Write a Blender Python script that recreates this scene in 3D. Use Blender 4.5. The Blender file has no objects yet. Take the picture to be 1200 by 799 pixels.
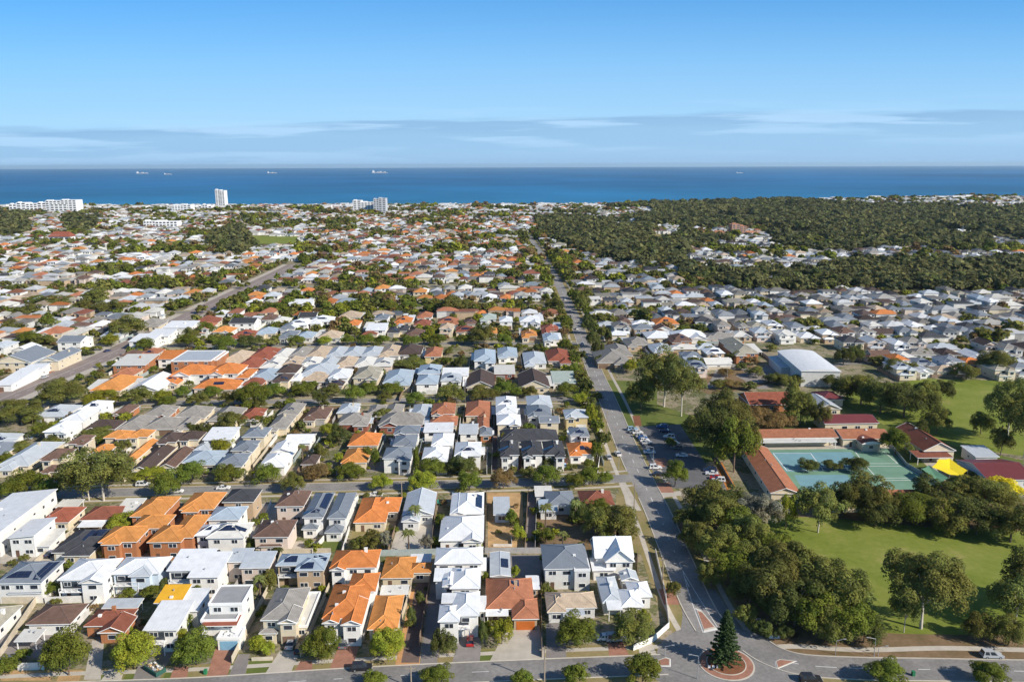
import bpy, math, random
from mathutils import noise as mnoise
import numpy as np
from mathutils import Matrix, Vector, Euler
R = math.radians
random.seed(7)
NP = np.random.default_rng(11)
scn = bpy.context.scene
col = scn.collection

# ------------------------------------------------------------------ camera
F, CX, CY, CAMH = 930.0, 600.0, 399.5, 110.0
PITCH, ROLL = 12.48, -0.19
cd = bpy.data.cameras.new('camera')
cd.sensor_width = 36; cd.lens = 36 * F / 1200; cd.clip_start = 1; cd.clip_end = 200000
cam = bpy.data.objects.new('camera', cd); col.objects.link(cam)
ROT = Matrix.Rotation(R(90 - PITCH), 4, 'X') @ Matrix.Rotation(R(ROLL), 4, 'Z')
cam.matrix_world = Matrix.Translation((0, 0, CAMH)) @ ROT
scn.camera = cam
R3 = ROT.to_3x3(); R3I = R3.inverted()

# ------------------------------------------------------------------ light
SUN_DIR = Vector((.85, -.53, 0)).normalized()
SUN_EL = R(33)
toward = Vector((SUN_DIR.x * math.cos(SUN_EL), SUN_DIR.y * math.cos(SUN_EL), math.sin(SUN_EL)))
sl = bpy.data.lights.new('sun', 'SUN'); sl.energy = 4.7; sl.angle = R(0.53); sl.color = (1, .915, .79)
so = bpy.data.objects.new('sun', sl); col.objects.link(so)
so.rotation_euler = toward.to_track_quat('Z', 'Y').to_euler(); so.location = (200, -100, 400)
scn.view_settings.view_transform = 'Standard'; scn.view_settings.look = 'None'
scn.view_settings.exposure = 0.42; scn.view_settings.gamma = 1
scn.view_settings.use_curve_mapping = False
w = bpy.data.worlds.new('World'); scn.world = w; w.use_nodes = True
nt = w.node_tree; nt.nodes.clear()
def N(t, k, **kw):
    n = t.nodes.new(k)
    for a, b in kw.items(): setattr(n, a, b)
    return n
def L(t, a, b): t.links.new(a, b)
def mixc(t, fac, a, b, mode='MIX'):
    m = N(t, 'ShaderNodeMix', data_type='RGBA', blend_type=mode)
    for s, v in ((m.inputs[0], fac), (m.inputs[6], a), (m.inputs[7], b)):
        if isinstance(v, (int, float)): s.default_value = v
        elif isinstance(v, tuple): s.default_value = (*v[:3], 1)
        else: L(t, v, s)
    return m.outputs[2]
def math_(t, op, a, b=None, c=None, clamp=False):
    m = N(t, 'ShaderNodeMath', operation=op, use_clamp=clamp)
    for i, v in enumerate((a, b, c)):
        if v is None: continue
        if isinstance(v, (int, float)): m.inputs[i].default_value = v
        else: L(t, v, m.inputs[i])
    return m.outputs[0]
sky = N(nt, 'ShaderNodeTexSky', sky_type='NISHITA'); sky.sun_disc = False
sky.sun_elevation = SUN_EL
sky.sun_rotation = math.atan2(toward.x, toward.y)
sky.altitude = 100; sky.air_density = 1.0; sky.dust_density = 0.2; sky.ozone_density = 3.0
tc = N(nt, 'ShaderNodeTexCoord'); sep = N(nt, 'ShaderNodeSeparateXYZ'); L(nt, tc.outputs['Generated'], sep.inputs[0])
el = math_(nt, 'DIVIDE', sep.outputs[2], math_(nt, 'MAXIMUM', sep.outputs[1], .05))   # tangent of elevation ahead
az = math_(nt, 'DIVIDE', sep.outputs[0], math_(nt, 'MAXIMUM', sep.outputs[1], .05))
cmb = N(nt, 'ShaderNodeCombineXYZ')
L(nt, math_(nt, 'MULTIPLY', az, 2.2), cmb.inputs[0]); L(nt, math_(nt, 'MULTIPLY', el, 34.0), cmb.inputs[1])
nz = N(nt, 'ShaderNodeTexNoise'); nz.inputs['Scale'].default_value = 1.3; nz.inputs['Detail'].default_value = 7; nz.inputs['Roughness'].default_value = .55
L(nt, cmb.outputs[0], nz.inputs['Vector'])
def ramp(t, v, stops, gain=None):
    r = N(t, 'ShaderNodeValToRGB'); L(t, v, r.inputs[0]); e = r.color_ramp.elements
    while len(e) < len(stops): e.new(.5)
    for i, (p, c) in enumerate(stops):
        e[i].position = p; e[i].color = (*((c, c, c) if isinstance(c, (int, float)) else c), 1)
    if gain:
        return mixc(t, 1, r.outputs[0], (gain, gain, gain), 'MULTIPLY')
    return r.outputs[0]
e2 = math_(nt, 'SUBTRACT', math_(nt, 'SUBTRACT', el, .0535), math_(nt, 'MULTIPLY', az, .0194))
e2 = math_(nt, 'ADD', e2, math_(nt, 'MULTIPLY', math_(nt, 'SUBTRACT', nz.outputs[0], .5), .046))
e2 = math_(nt, 'MULTIPLY_ADD', e2, 8, .5)
band = ramp(nt, e2, [(0, .3), (.15, .38), (.36, .6), (.47, .95), (.525, 0), (1, 0)])
wz = N(nt, 'ShaderNodeTexNoise'); wz.inputs['Scale'].default_value = 1.7; wz.inputs['Detail'].default_value = 6
L(nt, cmb.outputs[0], wz.inputs['Vector'])
streak = math_(nt, 'MULTIPLY', ramp(nt, wz.outputs[0], [(.50, 0), (.58, 1)]), ramp(nt, e2, [(.1, 0), (.3, .7), (.46, 1), (.56, .25), (.7, 0)]))
hi = ramp(nt, sep.outputs[2], [(.15, 0), (.5, 1)])
air = mixc(nt, 1, sky.outputs[0], mixc(nt, hi, (.36, 1.05, 1.58), (.95, 1.05, 1.12)), 'MULTIPLY')
low = ramp(nt, el, [(0, .95), (.1, .85), (.2, .6), (.38, 0), (1, 0)])
air = mixc(nt, low, air, ramp(nt, el, [(0, (.40, .62, .90)), (.05, (.43, .70, .98)), (.12, (.30, .60, .96)), (.22, (.10, .38, .84)), (1, (.10, .38, .84))], 10.0))
c2 = mixc(nt, math_(nt, 'MULTIPLY', streak, .8), mixc(nt, math_(nt, 'MULTIPLY', band, .95), air, (2.9, 5.1, 7.9)), (4.9, 7.5, 10.2))
bg = N(nt, 'ShaderNodeBackground'); bg.inputs[1].default_value = .076
wo = N(nt, 'ShaderNodeOutputWorld'); L(nt, c2, bg.inputs[0]); L(nt, bg.outputs[0], wo.inputs[0])

# ------------------------------------------------------------------ survey helpers
def ground(x, y, z=0.0):
    """point of the photograph -> point of the place at height z"""
    r = R3 @ Vector(((x - CX) / F, -(y - CY) / F, -1))
    t = (z - CAMH) / r.z
    return Vector((r.x * t, r.y * t, z))
def proj(p):
    q = R3I @ (Vector(p) - Vector((0, 0, CAMH)))
    return CX + F * q.x / -q.z, CY - F * q.y / -q.z
def height_at(g, ytop):
    r = R3 @ Vector(((proj(g)[0] - CX) / F, -(ytop - CY) / F, -1))
    return CAMH + r.z / r.y * g.y
def pxm(g):
    return F / -(R3I @ (Vector(g) - Vector((0, 0, CAMH)))).z
GRID = math.atan((575 - 600) / F * math.cos(R(PITCH)))      # heading of the long road
def inpoly(x, y, P):
    c = False; j = len(P) - 1
    for i in range(len(P)):
        if (P[i][1] > y) != (P[j][1] > y) and x < (P[j][0] - P[i][0]) * (y - P[i][1]) / (P[j][1] - P[i][1]) + P[i][0]: c = not c
        j = i
    return c

# ------------------------------------------------------------------ materials
MATS = {}
def principled(name):
    m = bpy.data.materials.new(name); m.use_nodes = True
    t = m.node_tree; b = t.nodes['Principled BSDF']; return m, t, b
def setp(b, rough=.7, spec=.3, metal=0):
    b.inputs['Roughness'].default_value = rough; b.inputs['Specular IOR Level'].default_value = spec; b.inputs['Metallic'].default_value = metal
def noise(t, scale, detail=4, rough=.6, vec=None, stretch=None):
    n = N(t, 'ShaderNodeTexNoise'); n.inputs['Scale'].default_value = scale; n.inputs['Detail'].default_value = detail; n.inputs['Roughness'].default_value = rough
    if vec is None:
        g = N(t, 'ShaderNodeNewGeometry'); vec = g.outputs['Position']
    if stretch:
        mp = N(t, 'ShaderNodeMapping'); mp.inputs['Scale'].default_value = stretch; L(t, vec, mp.inputs[0]); vec = mp.outputs[0]
    L(t, vec, n.inputs['Vector']); return n.outputs[0]
def mat(name, c, rough=.75, spec=.25, var=.2, scale=.5, fine=6, metal=0, kind=None, bump=0):
    if name in MATS: return MATS[name]
    m, t, b = principled(name); setp(b, rough, spec, metal)
    a = ramp(t, noise(t, scale), [(.3, 1 - var), (.72, 1 + var * .6)])
    f = ramp(t, noise(t, fine, 2), [(.3, 1 - var * .6), (.7, 1 + var * .5)])
    oi = N(t, 'ShaderNodeObjectInfo')
    rnd = math_(t, 'MULTIPLY_ADD', oi.outputs['Random'], .16, .92)
    cc = mixc(t, 1, mixc(t, 1, c, a, 'MULTIPLY'), f, 'MULTIPLY')
    if kind == 'tile':      # courses of tiles and a few weathered patches
        g = N(t, 'ShaderNodeNewGeometry'); s = N(t, 'ShaderNodeSeparateXYZ'); L(t, g.outputs['Position'], s.inputs[0])
        wv = math_(t, 'MULTIPLY_ADD', math_(t, 'SINE', math_(t, 'MULTIPLY', s.outputs[2], 36.0)), .07, 1.0)
        cc = mixc(t, 1, cc, wv, 'MULTIPLY')
        pt = ramp(t, noise(t, .7, 6, .75), [(.47, 0), (.72, .5)])
        cc = mixc(t, pt, cc, tuple(v * .55 for v in c))
    if kind == 'metal':     # sheet joints
        g = N(t, 'ShaderNodeTexCoord'); s = N(t, 'ShaderNodeSeparateXYZ'); L(t, g.outputs['Object'], s.inputs[0])
        wv = ramp(t, math_(t, 'FRACT', math_(t, 'MULTIPLY', s.outputs[0], 1.3)), [(0, .84), (.12, 1), (1, 1)])
        cc = mixc(t, 1, cc, wv, 'MULTIPLY')
        st = ramp(t, noise(t, .45, 6, .7), [(.45, 0), (.75, .32)])
        cc = mixc(t, st, cc, tuple(v * .55 for v in c))
    if kind == 'brick':
        br = N(t, 'ShaderNodeTexBrick'); br.inputs['Scale'].default_value = 2.0
        g = N(t, 'ShaderNodeTexCoord'); L(t, g.outputs['Object'], br.inputs[0])
        br.inputs['Color1'].default_value = (1, 1, 1, 1); br.inputs['Color2'].default_value = (.78, .78, .78, 1); br.inputs['Mortar'].default_value = (.9, .9, .9, 1)
        cc = mixc(t, .7, cc, mixc(t, 1, cc, br.outputs[0], 'MULTIPLY'))
    cc = mixc(t, 1, cc, rnd, 'MULTIPLY')
    L(t, cc, b.inputs['Base Color'])
    if bump:
        bn = N(t, 'ShaderNodeBump'); bn.inputs['Strength'].default_value = bump; bn.inputs['Distance'].default_value = .1
        L(t, noise(t, fine * 2, 3), bn.inputs['Height']); L(t, bn.outputs[0], b.inputs['Normal'])
    MATS[name] = m; return m
ROOF = {
 'orange': ((.56, .20, .062), 'tile'), 'amber': ((.56, .245, .075), 'tile'), 'terracotta': ((.37, .155, .088), 'tile'), 'red': ((.29, .095, .06), 'tile'),
 'redbrown': ((.23, .085, .055), 'tile'), 'brown': ((.15, .095, .075), 'tile'), 'grey': ((.27, .255, .235), 'tile'), 'slate': ((.19, .215, .25), 'metal'),
 'charcoal': ((.058, .06, .068), 'tile'), 'blue': ((.34, .41, .48), 'metal'), 'beige': ((.47, .375, .28), 'tile'), 'white': ((.70, .72, .74), 'metal'),
 'offwhite': ((.62, .61, .57), 'metal'), 'silver': ((.44, .48, .52), 'metal'), 'green': ((.36, .42, .38), 'metal'), 'maroon': ((.16, .042, .045), 'metal'),
 'tarp': ((.78, .42, .03), 'metal'), 'olive': ((.33, .31, .25), 'tile'), 'darkbrown': ((.085, .062, .055), 'tile'), 'midgrey': ((.30, .30, .305), 'metal')}
WALL = {'white': (.74, .73, .70), 'cream': (.62, .54, .40), 'brick': (.44, .185, .085), 'pink': (.60, .50, .43), 'grey': (.42, .42, .41), 'tan': (.45, .34, .23),
        'redbrick': (.28, .10, .065), 'pale': (.60, .60, .58), 'yellow': (.62, .50, .27), 'blue': (.52, .60, .68)}
def rmat(k): return mat('roof_' + k, ROOF[k][0], rough=.8 if ROOF[k][1] == 'tile' else .5, spec=.12 if ROOF[k][1] == 'tile' else .2, var=.22 if ROOF[k][1] == 'tile' else .1, kind=ROOF[k][1])
def wmat(k): return mat('wall_' + k, WALL[k], rough=.85, var=.1, kind='brick' if 'brick' in k else None)
M_white = mat('white_trim', (.78, .78, .77), var=.05)
M_glass = mat('window_glass', (.03, .04, .055), rough=.12, spec=.6, var=.3, scale=.3)
M_solar = mat('solar_glass', (.018, .028, .065), rough=.15, spec=.6, var=.2)
M_metal = mat('galvanised_metal', (.45, .46, .47), rough=.45, metal=.5, var=.1)
M_pole = mat('pole_timber', (.33, .27, .21), var=.25)
M_asph = mat('asphalt', (.245, .235, .225), rough=.9, var=.26, scale=.10, fine=1.1)
M_asph2 = mat('asphalt_dark', (.13, .13, .135), rough=.9, var=.2, scale=.2, fine=2)
M_asph3 = mat('asphalt_rosy', (.26, .215, .195), rough=.9, var=.15, scale=.1, fine=1)
M_conc = mat('concrete', (.46, .42, .36), rough=.9, var=.15, scale=.4)
M_kerb = mat('kerb_concrete', (.52, .48, .41), rough=.9, var=.12)
M_brickp = mat('brick_paving', (.33, .165, .115), rough=.9, var=.2, scale=.6, fine=5)
M_brickd = mat('brick_paving_dark', (.16, .115, .10), rough=.9, var=.2, scale=.6)
M_sandp = mat('orange_paving', (.50, .27, .12), rough=.9, var=.2)
M_greyp = mat('grey_paving', (.24, .22, .21), rough=.9, var=.15)
M_sand = mat('sand', (.48, .31, .15), rough=.95, var=.3, scale=.3, fine=2)
M_mulch = mat('mulch', (.22, .095, .05), rough=.95, var=.3, scale=.6, fine=5)
M_beach = mat('beach_sand', (.62, .56, .46), rough=.95, var=.1, scale=.01)
M_line = mat('road_marking', (.70, .70, .68), var=.1)
M_blue = mat('court_blue', (.165, .315, .36), rough=.85, var=.12, scale=.15)
M_court = mat('court_green', (.155, .28, .20), rough=.85, var=.15, scale=.15)
M_orangepv = mat('mulch_orange', (.50, .20, .05), rough=.95, var=.3)
def duo(name, cs, sc, rough=.95, dt=6):
    m, t, b = principled(name); setp(b, rough, .1)
    a = noise(t, sc, dt, .65); f = noise(t, sc * 9, 4, .6)
    v = math_(t, 'MULTIPLY_ADD', f, .35, math_(t, 'MULTIPLY', a, .75))
    st = [(.32 + .46 * i / (len(cs) - 1), c) for i, c in enumerate(cs)]
    L(t, ramp(t, v, st), b.inputs['Base Color']); MATS[name] = m; return m
M_ground = duo('suburb_ground', [(.09, .10, .032), (.20, .165, .10), (.31, .26, .19), (.10, .115, .036), (.24, .21, .17), (.12, .125, .045)], .09)
M_bushfloor = duo('bush_floor', [(.055, .065, .028), (.085, .085, .038), (.13, .115, .06)], .02)
M_lawn = duo('lawn_grass', [(.085, .11, .028), (.115, .145, .036), (.185, .185, .06)], .05)
M_parklawn = duo('park_grass', [(.10, .14, .024), (.15, .19, .030), (.20, .225, .048), (.32, .27, .11)], .06)
M_verge = duo('verge_grass', [(.16, .17, .05), (.24, .2, .09), (.34, .26, .15)], .12)
M_litter = duo('leaf_litter', [(.10, .09, .035), (.19, .13, .075), (.30, .205, .13)], .12)

m, t, b = principled('sea_water'); setp(b, .55, .12)
g = N(t, 'ShaderNodeNewGeometry'); s = N(t, 'ShaderNodeSeparateXYZ'); L(t, g.outputs['Position'], s.inputs[0])
dist = math_(t, 'DIVIDE', s.outputs[1], 30000.0)
deep = ramp(t, dist, [(.075, (.04, .22, .35)), (.10, (.016, .155, .32)), (.2, (.008, .118, .285)), (1, (.008, .118, .285))])
streak = ramp(t, noise(t, .0008, 7, .65, stretch=(.6, .5, 1)), [(.38, .72), (.62, 1.22)])
L(t, mixc(t, 1, deep, streak, 'MULTIPLY'), b.inputs['Base Color']); M_sea = m

def leafmat(name, c, attr='tint', sat=1.0):
    m, t, b = principled(name); setp(b, .85, .06)
    a = N(t, 'ShaderNodeAttribute'); a.attribute_name = attr
    oi = N(t, 'ShaderNodeObjectInfo')
    cc = mixc(t, 1, c, a.outputs[0], 'MULTIPLY')
    hs = N(t, 'ShaderNodeHueSaturation'); L(t, cc, hs.inputs['Color'])
    L(t, math_(t, 'MULTIPLY_ADD', oi.outputs['Random'], .03, .485), hs.inputs['Hue'])
    L(t, math_(t, 'MULTIPLY_ADD', oi.outputs['Random'], .35, .83), hs.inputs['Value'])
    L(t, hs.outputs[0], b.inputs['Base Color'])
    tr = N(t, 'ShaderNodeBsdfTranslucent'); L(t, hs.outputs[0], tr.inputs[0])
    ms = N(t, 'ShaderNodeMixShader'); ms.inputs[0].default_value = .38
    out = t.nodes['Material Output']
    L(t, b.outputs[0], ms.inputs[1]); L(t, tr.outputs[0], ms.inputs[2]); L(t, ms.outputs[0], out.inputs[0])
    MATS[name] = m; return m
LEAF = {'street': (.130, .155, .026), 'dark': (.092, .105, .030), 'gum': (.150, .156, .042), 'lime': (.235, .25, .030), 'rust': (.19, .13, .055),
        'greygum': (.21, .20, .145), 'pine': (.06, .09, .035), 'palm': (.16, .18, .06), 'olive': (.148, .15, .038), 'yellow': (.46, .37, .02)}
LEAF = {k: tuple(x * 1.22 for x in v) for k, v in LEAF.items()}
LM = {k: leafmat('foliage_' + k, v) for k, v in LEAF.items()}
LM['mix'] = leafmat('foliage_mixed', (1, 1, 1))
M_bark = mat('bark', (.17, .125, .09), rough=.95, var=.3)
M_gumbark = mat('gum_bark', (.55, .50, .43), rough=.9, var=.25, scale=1.2)

# ------------------------------------------------------------------ mesh helpers
class MB:
    def __init__(s): s.v = []; s.f = []; s.m = []
    def face(s, pts, mi=0):
        i = len(s.v); s.v += [tuple(p) for p in pts]; s.f.append(tuple(range(i, i + len(pts)))); s.m.append(mi)
    def box(s, x0, y0, z0, x1, y1, z1, mi=0):
        i = len(s.v)
        s.v += [(x, y, z) for z in (z0, z1) for x, y in ((x0, y0), (x1, y0), (x1, y1), (x0, y1))]
        for f in ((3, 2, 1, 0), (4, 5, 6, 7), (0, 1, 5, 4), (1, 2, 6, 5), (2, 3, 7, 6), (3, 0, 4, 7)):
            s.f.append(tuple(i + k for k in f)); s.m.append(mi)
    def bar(s, a, b, r, r2=None, n=6, mi=0, cap=True):
        a = Vector(a); b = Vector(b); d = (b - a)
        if d.length < 1e-6: return
        q = d.to_track_quat('Z', 'Y'); r2 = r if r2 is None else r2; i = len(s.v)
        for p, rr in ((a, r), (b, r2)):
            for k in range(n):
                o = q @ Vector((math.cos(2 * math.pi * k / n) * rr, math.sin(2 * math.pi * k / n) * rr, 0)); s.v.append(tuple(p + o))
        for k in range(n):
            s.f.append((i + k, i + (k + 1) % n, i + n + (k + 1) % n, i + n + k)); s.m.append(mi)
        if cap:
            s.f.append(tuple(i + k for k in range(n - 1, -1, -1))); s.m.append(mi)
            s.f.append(tuple(i + n + k for k in range(n))); s.m.append(mi)
    def mesh(s, name, mats):
        me = bpy.data.meshes.new(name); me.from_pydata(s.v, [], s.f)
        for m in (mats if isinstance(mats, (list, tuple)) else [mats]): me.materials.append(m)
        if any(s.m): me.polygons.foreach_set('material_index', s.m)
        me.update(); return me
    def build(s, name, mats, parent=None):
        return link(name, s.mesh(name, mats), parent)
def link(name, me, parent=None):
    o = bpy.data.objects.new(name, me); col.objects.link(o)
    if parent is not None: o.parent = parent
    return o
def empty(name, loc, rz=0):
    o = bpy.data.objects.new(name, None); o.empty_display_size = .5; o.location = loc; o.rotation_euler = (0, 0, rz); col.objects.link(o); return o
def tag(o, label=None, cat=None, group=None, kind=None):
    for k, v in (('label', label), ('category', cat), ('group', group), ('kind', kind)):
        if v: o[k] = v
    return o
def np_mesh(name, V, Fq, mats, tint=None, mi=None):
    me = bpy.data.meshes.new(name); V = np.asarray(V, np.float32); Fq = np.asarray(Fq, np.int32); k = Fq.shape[1]
    me.vertices.add(len(V)); me.vertices.foreach_set('co', V.ravel())
    me.loops.add(Fq.size); me.loops.foreach_set('vertex_index', Fq.ravel())
    me.polygons.add(len(Fq)); me.polygons.foreach_set('loop_start', np.arange(0, Fq.size, k, dtype=np.int32))
    if mi is not None: me.polygons.foreach_set('material_index', np.asarray(mi, np.int32))
    for m in mats: me.materials.append(m)
    me.update(calc_edges=True)
    if tint is not None:
        a = me.color_attributes.new('tint', 'FLOAT_COLOR', 'POINT')
        c = np.ones((len(V), 4), np.float32); c[:, :3] = tint if np.ndim(tint) == 2 else np.asarray(tint)[:, None]
        a.data.foreach_set('color', c.ravel())
    return me
def ordinal(n):
    W = ['zeroth', 'first', 'second', 'third', 'fourth', 'fifth', 'sixth', 'seventh', 'eighth', 'ninth', 'tenth', 'eleventh', 'twelfth', 'thirteenth',
         'fourteenth', 'fifteenth', 'sixteenth', 'seventeenth', 'eighteenth', 'nineteenth', 'twentieth']
    if n <= 20: return W[n]
    T = {2: 'twenty', 3: 'thirty', 4: 'forty', 5: 'fifty', 6: 'sixty', 7: 'seventy', 8: 'eighty', 9: 'ninety'}
    TH = {2: 'twentieth', 3: 'thirtieth', 4: 'fortieth', 5: 'fiftieth', 6: 'sixtieth', 7: 'seventieth', 8: 'eightieth', 9: 'ninetieth'}
    a, b = divmod(n, 10)
    return TH[a] if b == 0 else T[a] + '-' + W[b]

# ------------------------------------------------------------------ terrain
def terr(x, y):
    """low dunes near the coast on the right, flat elsewhere"""
    a = 15 * math.exp(-((y - 2120) / 310) ** 2) * (1 / (1 + math.exp(-(x - 560) / 110)))
    a *= 1 + .25 * math.sin(x / 170.0 + .6)
    return a if y > 1350 else a * max(0, (y - 1150) / 200.0) if y > 1150 else 0.0
COAST = 2240
xs = np.concatenate([np.linspace(-6000, -2000, 9), np.linspace(-1900, 2300, 85), np.linspace(2600, 7000, 9)])
ys = np.concatenate([np.linspace(-400, 500, 4), np.linspace(540, 1100, 18), np.linspace(1135, COAST, 36)])
V = [(x, y, terr(x, y) if y < COAST - 20 else terr(x, y) * .25) for y in ys for x in xs]
nx = len(xs); Fq = [(j * nx + i, j * nx + i + 1, (j + 1) * nx + i + 1, (j + 1) * nx + i) for j in range(len(ys) - 1) for i in range(nx - 1)]
tag(link('ground', np_mesh('ground', V, Fq, [M_ground])), kind='structure')
mb = MB()
for i in range(nx - 1):
    mb.face([(xs[i], COAST, terr(xs[i], COAST) * .25), (xs[i + 1], COAST, terr(xs[i + 1], COAST) * .25), (xs[i + 1], COAST + 65, -15.2), (xs[i], COAST + 65, -15.2)])
tag(mb.build('beach', M_beach), kind='structure')
mb = MB(); mb.face([(-32000, COAST + 40, -15), (32000, COAST + 40, -15), (32000, 45000, -15), (-32000, 45000, -15)])
tag(mb.build('sea', M_sea), kind='structure')
for i, (xa, xb) in enumerate(((848, 868), (700, 735))):
    mb = MB(); pts = []
    a, bb = ground(xa, 240.6, -15), ground(xb, 240.6, -15)
    for k in range(13):
        x = a.x + (bb.x - a.x) * k / 12; pts.append((x, COAST + 95 + 14 * math.sin(k * 1.7)))
    for p, q in zip(pts, pts[1:]): mb.face([(p[0], p[1], -14.9), (q[0], q[1], -14.9), (q[0], q[1] + 16, -14.9), (p[0], p[1] + 16, -14.9)])
    tag(mb.build('surf', M_line), kind='structure')

def sheet(name, px, m, z=.004, world=False):
    P = [(p[0], p[1]) if world else tuple(ground(*p))[:2] for p in px]
    a = sum(P[i][0] * P[(i + 1) % len(P)][1] - P[(i + 1) % len(P)][0] * P[i][1] for i in range(len(P)))
    if a < 0: P = P[::-1]
    me = MB(); me.face([(x, y, z) for x, y in P]); return tag(me.build(name, m), kind='structure')
def smooth(P, n=6):
    P = [Vector(p[:2]) for p in P]; out = []
    for i in range(len(P) - 1):
        p0 = P[max(i - 1, 0)]; p1 = P[i]; p2 = P[i + 1]; p3 = P[min(i + 2, len(P) - 1)]
        for k in range(n):
            u = k / n
            out.append(.5 * ((2 * p1) + (p2 - p0) * u + (2 * p0 - 5 * p1 + 4 * p2 - p3) * u * u + (3 * p1 - p0 - 3 * p2 + p3) * u ** 3))
    out.append(P[-1]); return out
def offset(P, d):
    out = []
    for i in range(len(P)):
        a = P[max(i - 1, 0)]; b = P[min(i + 1, len(P) - 1)]; t = (b - a).normalized(); out.append(P[i] + Vector((t.y, -t.x)) * d)
    return out
def ribbon(name, P, d0, d1, m, z, h=0):
    A = offset(P, d0); B = offset(P, d1); mb = MB()
    for i in range(len(P) - 1):
        if h == 0: mb.face([(*B[i], z), (*B[i + 1], z), (*A[i + 1], z), (*A[i], z)])
        else:
            a0, a1, b0, b1 = A[i], A[i + 1], B[i], B[i + 1]
            mb.face([(*b0, h), (*b1, h), (*a1, h), (*a0, h)]); mb.face([(*a0, h), (*a1, h), (*a1, 0), (*a0, 0)]); mb.face([(*b1, h), (*b0, h), (*b0, 0), (*b1, 0)])
    return tag(mb.build(name, m), kind='structure')
def dashes(name, P, d, wd, ln, gap, z):
    mb = MB(); A = offset(P, d - wd / 2); B = offset(P, d + wd / 2); s = 0
    for i in range(len(P) - 1):
        seg = (P[i + 1] - P[i]).length; k = max(1, int(seg // 1.5))
        for q in range(k):
            u0, u1 = q / k, (q + 1) / k; ph = (s + seg * u0) % (ln + gap)
            if ph < ln:
                mb.face([(*B[i].lerp(B[i + 1], u0), z), (*B[i].lerp(B[i + 1], u1), z), (*A[i].lerp(A[i + 1], u1), z), (*A[i].lerp(A[i + 1], u0), z)])
        s += seg
    return tag(mb.build(name, M_line), kind='structure')

sheet('bush_ground', [(-1, 0)], M_bushfloor) if False else None
# ---- roads
main_px = [(842, 748), (816, 706), (792, 650), (771, 600), (754, 565), (733, 520), (711, 466), (699, 440), (687, 410), (674, 375), (662, 348), (651, 325), (638, 303), (626, 286), (617, 272)]
MAIN = smooth([ground(*p) for p in main_px])
S = [  # the cross streets, as centre lines
  smooth([ground(*p) for p in [(-160, 822), (60, 812), (223, 806), (412, 794), (600, 785), (713, 780.5), (800, 777)]]),
  smooth([ground(*p) for p in [(-300, 589), (0, 581), (300, 572.5), (640, 564.5), (752, 559)]]),
  smooth([ground(*p) for p in [(-60, 480), (120, 473), (330, 470.5), (520, 468.5), (705, 467)]]),
  smooth([ground(*p) for p in [(150, 406), (330, 405), (500, 403), (684, 402.5)]]),
  smooth([ground(*p) for p in [(205, 366), (400, 362), (530, 360), (668, 359)]]),
  smooth([ground(*p) for p in [(-900, 338), (0, 338), (400, 336), (657, 334)]]),
]
DIAG = smooth([ground(*p) for p in [(-95, 507), (0, 468), (67, 440.5), (117, 420), (200, 381), (242, 360), (277, 343), (325, 320), (345, 310)]])
RIGHT = smooth([ground(*p) for p in [(880, 752), (905, 768), (945, 779), (1020, 783), (1090, 784), (1200, 786), (1400, 789)]])
sheet('park_ground', [(905, 590), (1260, 590), (1400, 769), (1010, 769), (940, 764), (890, 750), (862, 735), (812, 640), (805, 600)], M_litter, .003)
sheet('park_lawn', [(872, 604), (960, 606), (1100, 618), (1200, 622), (1260, 700), (1240, 742), (1150, 744), (1050, 742), (960, 735), (900, 720), (870, 690), (850, 640)], M_parklawn, .0075)
sheet('oval_lawn', [(985, 470), (1000, 455), (1085, 444), (1180, 446), (1320, 455), (1420, 520), (1400, 560), (1130, 525), (1040, 500)], M_parklawn, .0075)
sheet('school_lawn', [(800, 545), (880, 535), (905, 585), (960, 590), (1180, 590), (1200, 540), (1120, 520), (1040, 500), (985, 470), (905, 480), (850, 500), (760, 470), (715, 475), (735, 505)], M_lawn, .0035)
sheet('corner_lawn', [(700, 445), (770, 447), (770, 500), (735, 500), (718, 470)], M_lawn, .0075)
sheet('corner_lawn', [(694, 418), (735, 416), (745, 428), (700, 430)], M_lawn, .0075)
sheet('small_park', [(288, 276), (348, 277), (362, 285), (300, 286)], M_parklawn, .05)
sheet('small_park', [(763, 274), (785, 274), (788, 281), (765, 281)], M_verge, .05)
for i, Pn in enumerate(S):
    ribbon('verge', Pn, -8.5, 8.5, M_verge, .006)
    ribbon('footpath', Pn, -7.4, -6.0, M_conc, .010); ribbon('footpath', Pn, 6.0, 7.4, M_conc, .010)
    ribbon('road', Pn, -3.5, 3.5, M_asph, .014)
    if i < 4:
        ribbon('kerb', Pn[:-3] if i else Pn[:-2], -3.8, -3.55, M_kerb, 0, .11); ribbon('kerb', Pn[:-3] if i else Pn[:-2], 3.55, 3.8, M_kerb, 0, .11)
for sgn in (-1, 1):
    ribbon('verge', MAIN, *sorted((sgn * 3.9, sgn * 10)), M_verge, .0065)
    ribbon('footpath', MAIN, *sorted((sgn * 7.4, sgn * 8.8)), M_conc, .0105)
ribbon('road', MAIN, -4.0, 4.0, M_asph, .019)
for a, bq, s_ in ((2, 22, -1), (26, 37, -1), (2, 60, 1), (39, 56, -1)): ribbon('kerb', MAIN[a:bq], *sorted((s_ * 4.05, s_ * 4.35)), M_kerb, 0, .12)
dashes('road_marking', MAIN[8:], 0, .16, 3, 6, .025)
ribbon('verge', RIGHT, -13, -3.9, M_litter, .0065)
ribbon('footpath', smooth([ground(*p) for p in [(868, 738), (878, 748), (900, 757), (935, 757), (1010, 761), (1110, 759), (1230, 762)]]), -.9, .9, M_conc, .0115)
ribbon('verge', RIGHT, 3.9, 12, M_verge, .0065)
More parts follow.
